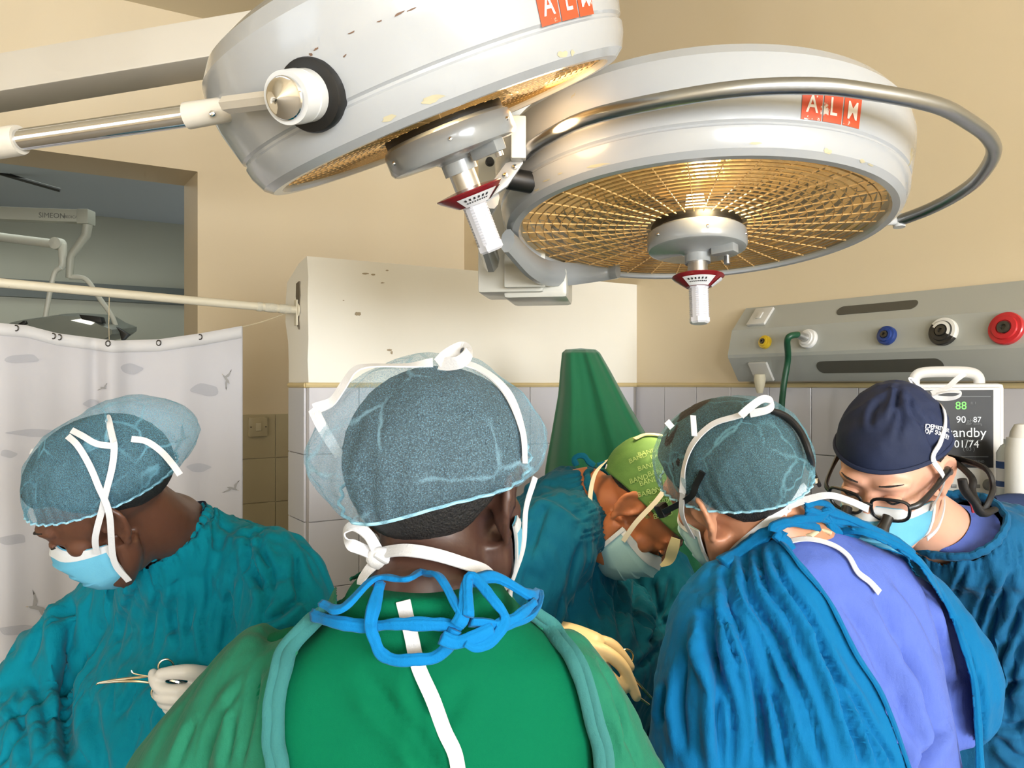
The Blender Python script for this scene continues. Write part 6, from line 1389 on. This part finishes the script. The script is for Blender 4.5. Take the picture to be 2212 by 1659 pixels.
# ------------------------------------------------------------------ E: right, navy cap, glasses with loupes
E_ = person('person in navy cap and black magnifying glasses at right, looking down', (.88, 1.58))
hE = mtx(head_frame((-.64, -.62, -.45), .14), np.array((.625, 1.334, 1.556)))
nE = np.array((.745, 1.43, 1.445))
SE = [np.array((.985, 1.40, 1.33)), np.array((.765, 1.69, 1.33))]; EE = [np.array((.98, 1.40, 1.06)), np.array((.69, 1.64, 1.10))]; WE = [np.array((.72, 1.50, 1.06)), np.array((.52, 1.56, 1.06))]
spE = [np.array((.85, 1.51, 1.35)), np.array((.87, 1.55, 1.15)), np.array((.86, 1.52, .95))]
put('body', body_mesh(hE, nE, SE, EE, WE, spE), m_skin_fair, E_)
sE = unit(SE[0] - SE[1]); nnE = unit(np.array((-.50, -.40, .77))); fE = unit(np.cross(nnE, sE)); fE = fE if fE[0] < 0 else -fE; sEH = unit((sE[0], sE[1], 0)); fEH = unit((-.8, -.6, 0))
gE = [(px(2062, 1140, 1.41), sE, fE, .082, .074), (px(2085, 1168, 1.43), sE, fE, .114, .100), ((.825, 1.47, 1.41), sE, fE, .150, .115), ((.85, 1.50, 1.37), sE, fE, .185, .13), ((.865, 1.53, 1.27), mix(sE, sEH, .5), mix(fE, fEH, .5), .20, .15), ((.875, 1.55, 1.1), sEH, fEH, .205, .165), ((.88, 1.57, .9), sEH, fEH, .21, .17), ((.88, 1.58, .36), sEH, fEH, .25, .2)]
me = gown_mesh(gE, [([(.92, 1.45, 1.37), SE[0], EE[0], WE[0]], [.08, .085, .08, .05]), ([(.81, 1.60, 1.37), SE[1], EE[1], WE[1]], [.075, .08, .08, .05])], .0045, it=8)
wrinkle(me, .007, 11, stretch_axes((-.25, 0, 1), .22), 51.0); wrinkle(me, .007, 24, stretch_axes((-.3, 0, 1), .2), 42.0); wrinkle(me, .002, 46, stretch_axes((-.3, 0, 1), .3), 22.0, False); creases(me, .009, 11, stretch_axes((-.3, 0, 1), .28), 34.2)
crease(me, [([(2190, 1230), (2150, 1320), (2130, 1420)], 14, 8), ([(2212, 1290), (2170, 1400), (2150, 1480)], 14, 9), ([(2140, 1260), (2110, 1350), (2090, 1430)], 12, 7), ([(2205, 1380), (2180, 1480), (2175, 1560)], 14, 9), ([(2160, 1500), (2190, 1480), (2212, 1470)], 14, 8), ([(2150, 1560), (2190, 1570), (2212, 1560)], 14, 8), ([(2160, 1600), (2190, 1630), (2212, 1640)], 14, 8), ([(2090, 1220), (2060, 1290)], 10, 6)], 1.4)
for k in range(16):
    bx = 1985 + k * 15; by = 1165 - 20 * math.sin((k + 2) / 18 * math.pi) + 4; crease(me, [([(bx, by), (bx + 6, by + 30), (bx + 4 + 10 * math.sin(k * 2), by + 60 + 30 * (k % 2))], 4.5, 3.5)])
cut(me, lambda P: ~((np.linalg.norm(P - np.asarray(gE[0][0]), axis=1) < .076) & ((P - np.asarray(gE[0][0])) @ nnE > -.02)))
gEo = put('gown', me, m_gE, E_); gEo.modifiers.new('thickness', 'SOLIDIFY').thickness = .002
collar2((gE[0][0], sE, fE, .081, .073), nnE, gEo, m_gE, r=.006, wob=.0022, freq=31)
m = M(); R0 = se_ring(np.asarray(gE[0][0]) - nnE * .006, sE, fE, .068, .060, 40); R1_ = se_ring(np.asarray(nE) + nnE * .010, sE, fE, .060, .056, 40); loft(m, [R0, R1_], False); obj('undershirt_collar', m, m_sD, E_)
m = M(); rc = px(2106, 1090, 1.27); ribbon(m, [px(2095, 1072, 1.27), px(2104, 1088, 1.265), px(2108, 1106, 1.265)], .012, (0, -1, 0), .003); obj('red_lanyard', m, mat('red_cloth', (150, 24, 44), .8), E_)
cap_hair(hE, E_, .004, -.03)
m_navy = mat('cap_navy', (20, 32, 62), .8, bump=(20, .3, .004), var=(8, (24, 38, 74), .5), weave=(700, .2))
capE = fitted_cap(hE, E_, m_navy, 'surgical_cap', 7.7, lambda t: .050 + .016 * math.cos(t) - .006 * math.cos(2 * t), .008, .016, wr=.006)
crease(capE.data, [([(1940, 835), (1935, 870), (1925, 905)], 9, 7), ([(1965, 860), (1970, 890), (1985, 915)], 9, 6), ([(1900, 870), (1885, 890), (1880, 920)], 10, 5), ([(1940, 870), (1945, 910), (1935, 950)], 9, 5), ([(1975, 890), (2000, 930), (2020, 975)], 10, 4)])
bvh_cE = BVHTree.FromPolygons([v.co for v in capE.data.vertices], [tuple(p.vertices) for p in capE.data.polygons])
m_lw = mat('cap_lettering', (226, 230, 238), .7)
wrap_text(bvh_cE, 'DEPARTMENT', .0095, 2028, 926, -.02, m_lw, capE, 1.15, bold=.02); wrap_text(bvh_cE, 'OF SURGERY', .0095, 2029, 938, -.02, m_lw, capE, 1.15, bold=.02)
m = M(); tube(m, [np.asarray(p) for p in HP(hE, *[(.0845 * math.sin(t), -.010 + .108 * math.cos(t), .051 + .016 * math.cos(t) - .006 * math.cos(2 * t)) for t in np.linspace(0, 2 * math.pi, 60, endpoint=False)])], .0022, 8, closed=True, flat=1.6); obj('cap_band', m, m_navy, capE)
face_mask(hE, E_, drop=-.006); eyes(hE, E_, [m_skin_fair])
lE = -hE[:3, 0]
P, N_ = surf_path(bvh_cE, [(2012, 990), (2028, 955), (2038, 915), (2032, 880), (2024, 862), (2016, 850)], .003, 1.34)
strap(HP(hE, (-.071, .038, -.034), (-.084, .016, .012)) + list(P), .0085, [lE, lE] + list(N_), E_)
kE = P[-1]; v = lambda x, y, dd=0: px(x, y, kE[1] + dd)
strap([v(2012, 850, -.004), v(2045, 838, -.01), v(2066, 820, -.012), v(2084, 807, -.012)], .0085, [(0, -.8, .6), (0, -.7, .7), (0, -.7, .7), (0, -.8, .6)], E_)
strap([v(2012, 852, -.004), v(2040, 846, -.012), v(2070, 846, -.016), v(2076, 852, -.016), v(2060, 860, -.016), v(2030, 860, -.01), v(2012, 854, -.004)], .008, [(0, -.8, .6), (0, -.5, .9), (.2, -.6, .8), (.9, -.5, 0), (0, -.7, -.7), (0, -1, 0), (0, -1, .3)], E_)
strap([v(1996, 846, .01), v(1978, 834, .02), v(1968, 824, .02), v(1966, 818, .02), v(1974, 822, .02), v(1990, 840, .01)], .006, (0, -.8, .6), E_)
strap(HP(hE, (-.066, .042, -.088), (-.074, .010, -.082), (-.070, -.035, -.065), (-.050, -.072, -.045)), .008, [lE, lE, lE, lE * .5 - hE[:3, 1] * .7], E_)
# glasses with loupes, temples, strap at the back
gl = M(); m_gl = mat('glasses_black', (20, 20, 22), .35, coat=.3)
glo = empty('loupe_glasses', HP(hE, (0, .11, .0))[0], 'black glasses with magnifying loupes worn by the person in navy cap', 'glasses')
for s in (-1, 1):
    sq = lambda v: math.copysign(abs(v) ** .62, v); P = [(s * (.034 + .0265 * sq(math.cos(t)) * (1 + .06 * math.sin(t))), .112 - .010 * (abs(.034 + .0265 * sq(math.cos(t))) / .06) ** 2, .004 + .0195 * sq(math.sin(t))) for t in np.linspace(0, 2 * math.pi, 24, endpoint=False)]
    m = M(); tube(m, HP(hE, *P), .0026, 8, closed=True); obj('rim', m, m_gl, glo)
    m = M(); m.add(HP(hE, *P), [tuple(range(24))]); obj('glass_pane', m, m_wglass, glo, smooth=False)
    m = M(); tube(m, HP(hE, (s * .060, .104, .012), (s * .072, .088, .014), (s * .080, .04, .016), (s * .083, .0, .018), (s * .082, -.02, .008)), [.003, .0034, .0032, .005, .005], 10, 5, flat=1.5); obj('temple', m, m_gl, glo)
    m = M(); c0 = np.array((s * .031, .113, -.010)); dv = unit(np.array((-s * .10, .85, -.5))); Q = HP(hE, c0 - dv * .004, c0 + dv * .012, c0 + dv * .020, c0 + dv * .030); tube(m, Q, [.0085, .0085, .0105, .0105], 18); lp = obj('loupe_barrel', m, m_gl, glo)
    m = M(); e = HP(hE, c0 + dv * .0302)[0]; lathe(m, [(0, .001), (.0085, .0004), (.009, 0)], e, hE[:3, :3] @ dv, 20); obj('loupe_lens', m, mat('loupe_glass', (60, 66, 74), .08, coat=1.0), lp)
m = M(); tube(m, HP(hE, (-.010, .112, .010), (0, .116, .012), (.010, .112, .010)), .0028, 8, 4); obj('bridge', m, m_gl, glo)
sp = M(); bk = HP(hE, (-.080, -.02, .016), (-.066, -.07, .0))
tube(sp, bk + [px(2125, 1010, 1.24), px(2145, 1050, 1.22), px(2135, 1085, 1.20), px(2120, 1108, 1.20)], .0058, 10, 6, flat=.7); tube(sp, bk + [px(2098, 1030, 1.24), px(2100, 1060, 1.22), px(2112, 1090, 1.20)], .0055, 10, 6, flat=.7); tube(sp, [px(2078, 1035, 1.20), px(2085, 1060, 1.20), px(2105, 1085, 1.19), px(2122, 1108, 1.19), px(2150, 1100, 1.20)], [.008, .0085, .007, .009, .006], 10, 5, flat=.7); obj('retaining_strap', sp, mat('black_strap', (22, 20, 20)), glo)
place_hand(HL, WE[0], EE[0], E_, m_glove_w); place_hand(HRt, WE[1], EE[1], E_, m_glove_w); legs_and_shoes(E_, (.88, 1.58, .9), m_gE, yaw=fEH)

# ------------------------------------------------------------------ the operating table under its drapes
tb = empty('operating_table', (.05, 1.36, 0), 'operating table under blue drapes between the people', 'operating table')
m = M(); rg = []
for z, gx, gy in ((.45, .34, .09), (.75, .34, .09), (.93, .34, .085), (.965, .325, .075), (.975, .29, .06)):
    th = np.linspace(0, 2 * math.pi, 120, endpoint=False); k = (1 + .02 * np.sin(th * 23) * (z < .95) + .02 * np.sin(th * 9 + 1) * (z < .9))
    rg.append(np.column_stack([.05 + np.sign(np.cos(th)) * np.abs(np.cos(th)) ** .5 * gx * k, 1.36 + np.sign(np.sin(th)) * np.abs(np.sin(th)) ** .5 * gy * k, np.full(120, z)]))
loft(m, rg); obj('drape', m, cloth('table_drape', (20, 84, 112), (14, 72, 98)), tb, angle=180)
m = M(); box(m, (.05, 1.36, .25), (.12, 0, 0), (0, .06, 0), (0, 0, .21)); box(m, (.05, 1.36, .03), (.25, 0, 0), (0, .09, 0), (0, 0, .03)); obj('column', m, m_alu, tb, bevel=.01)
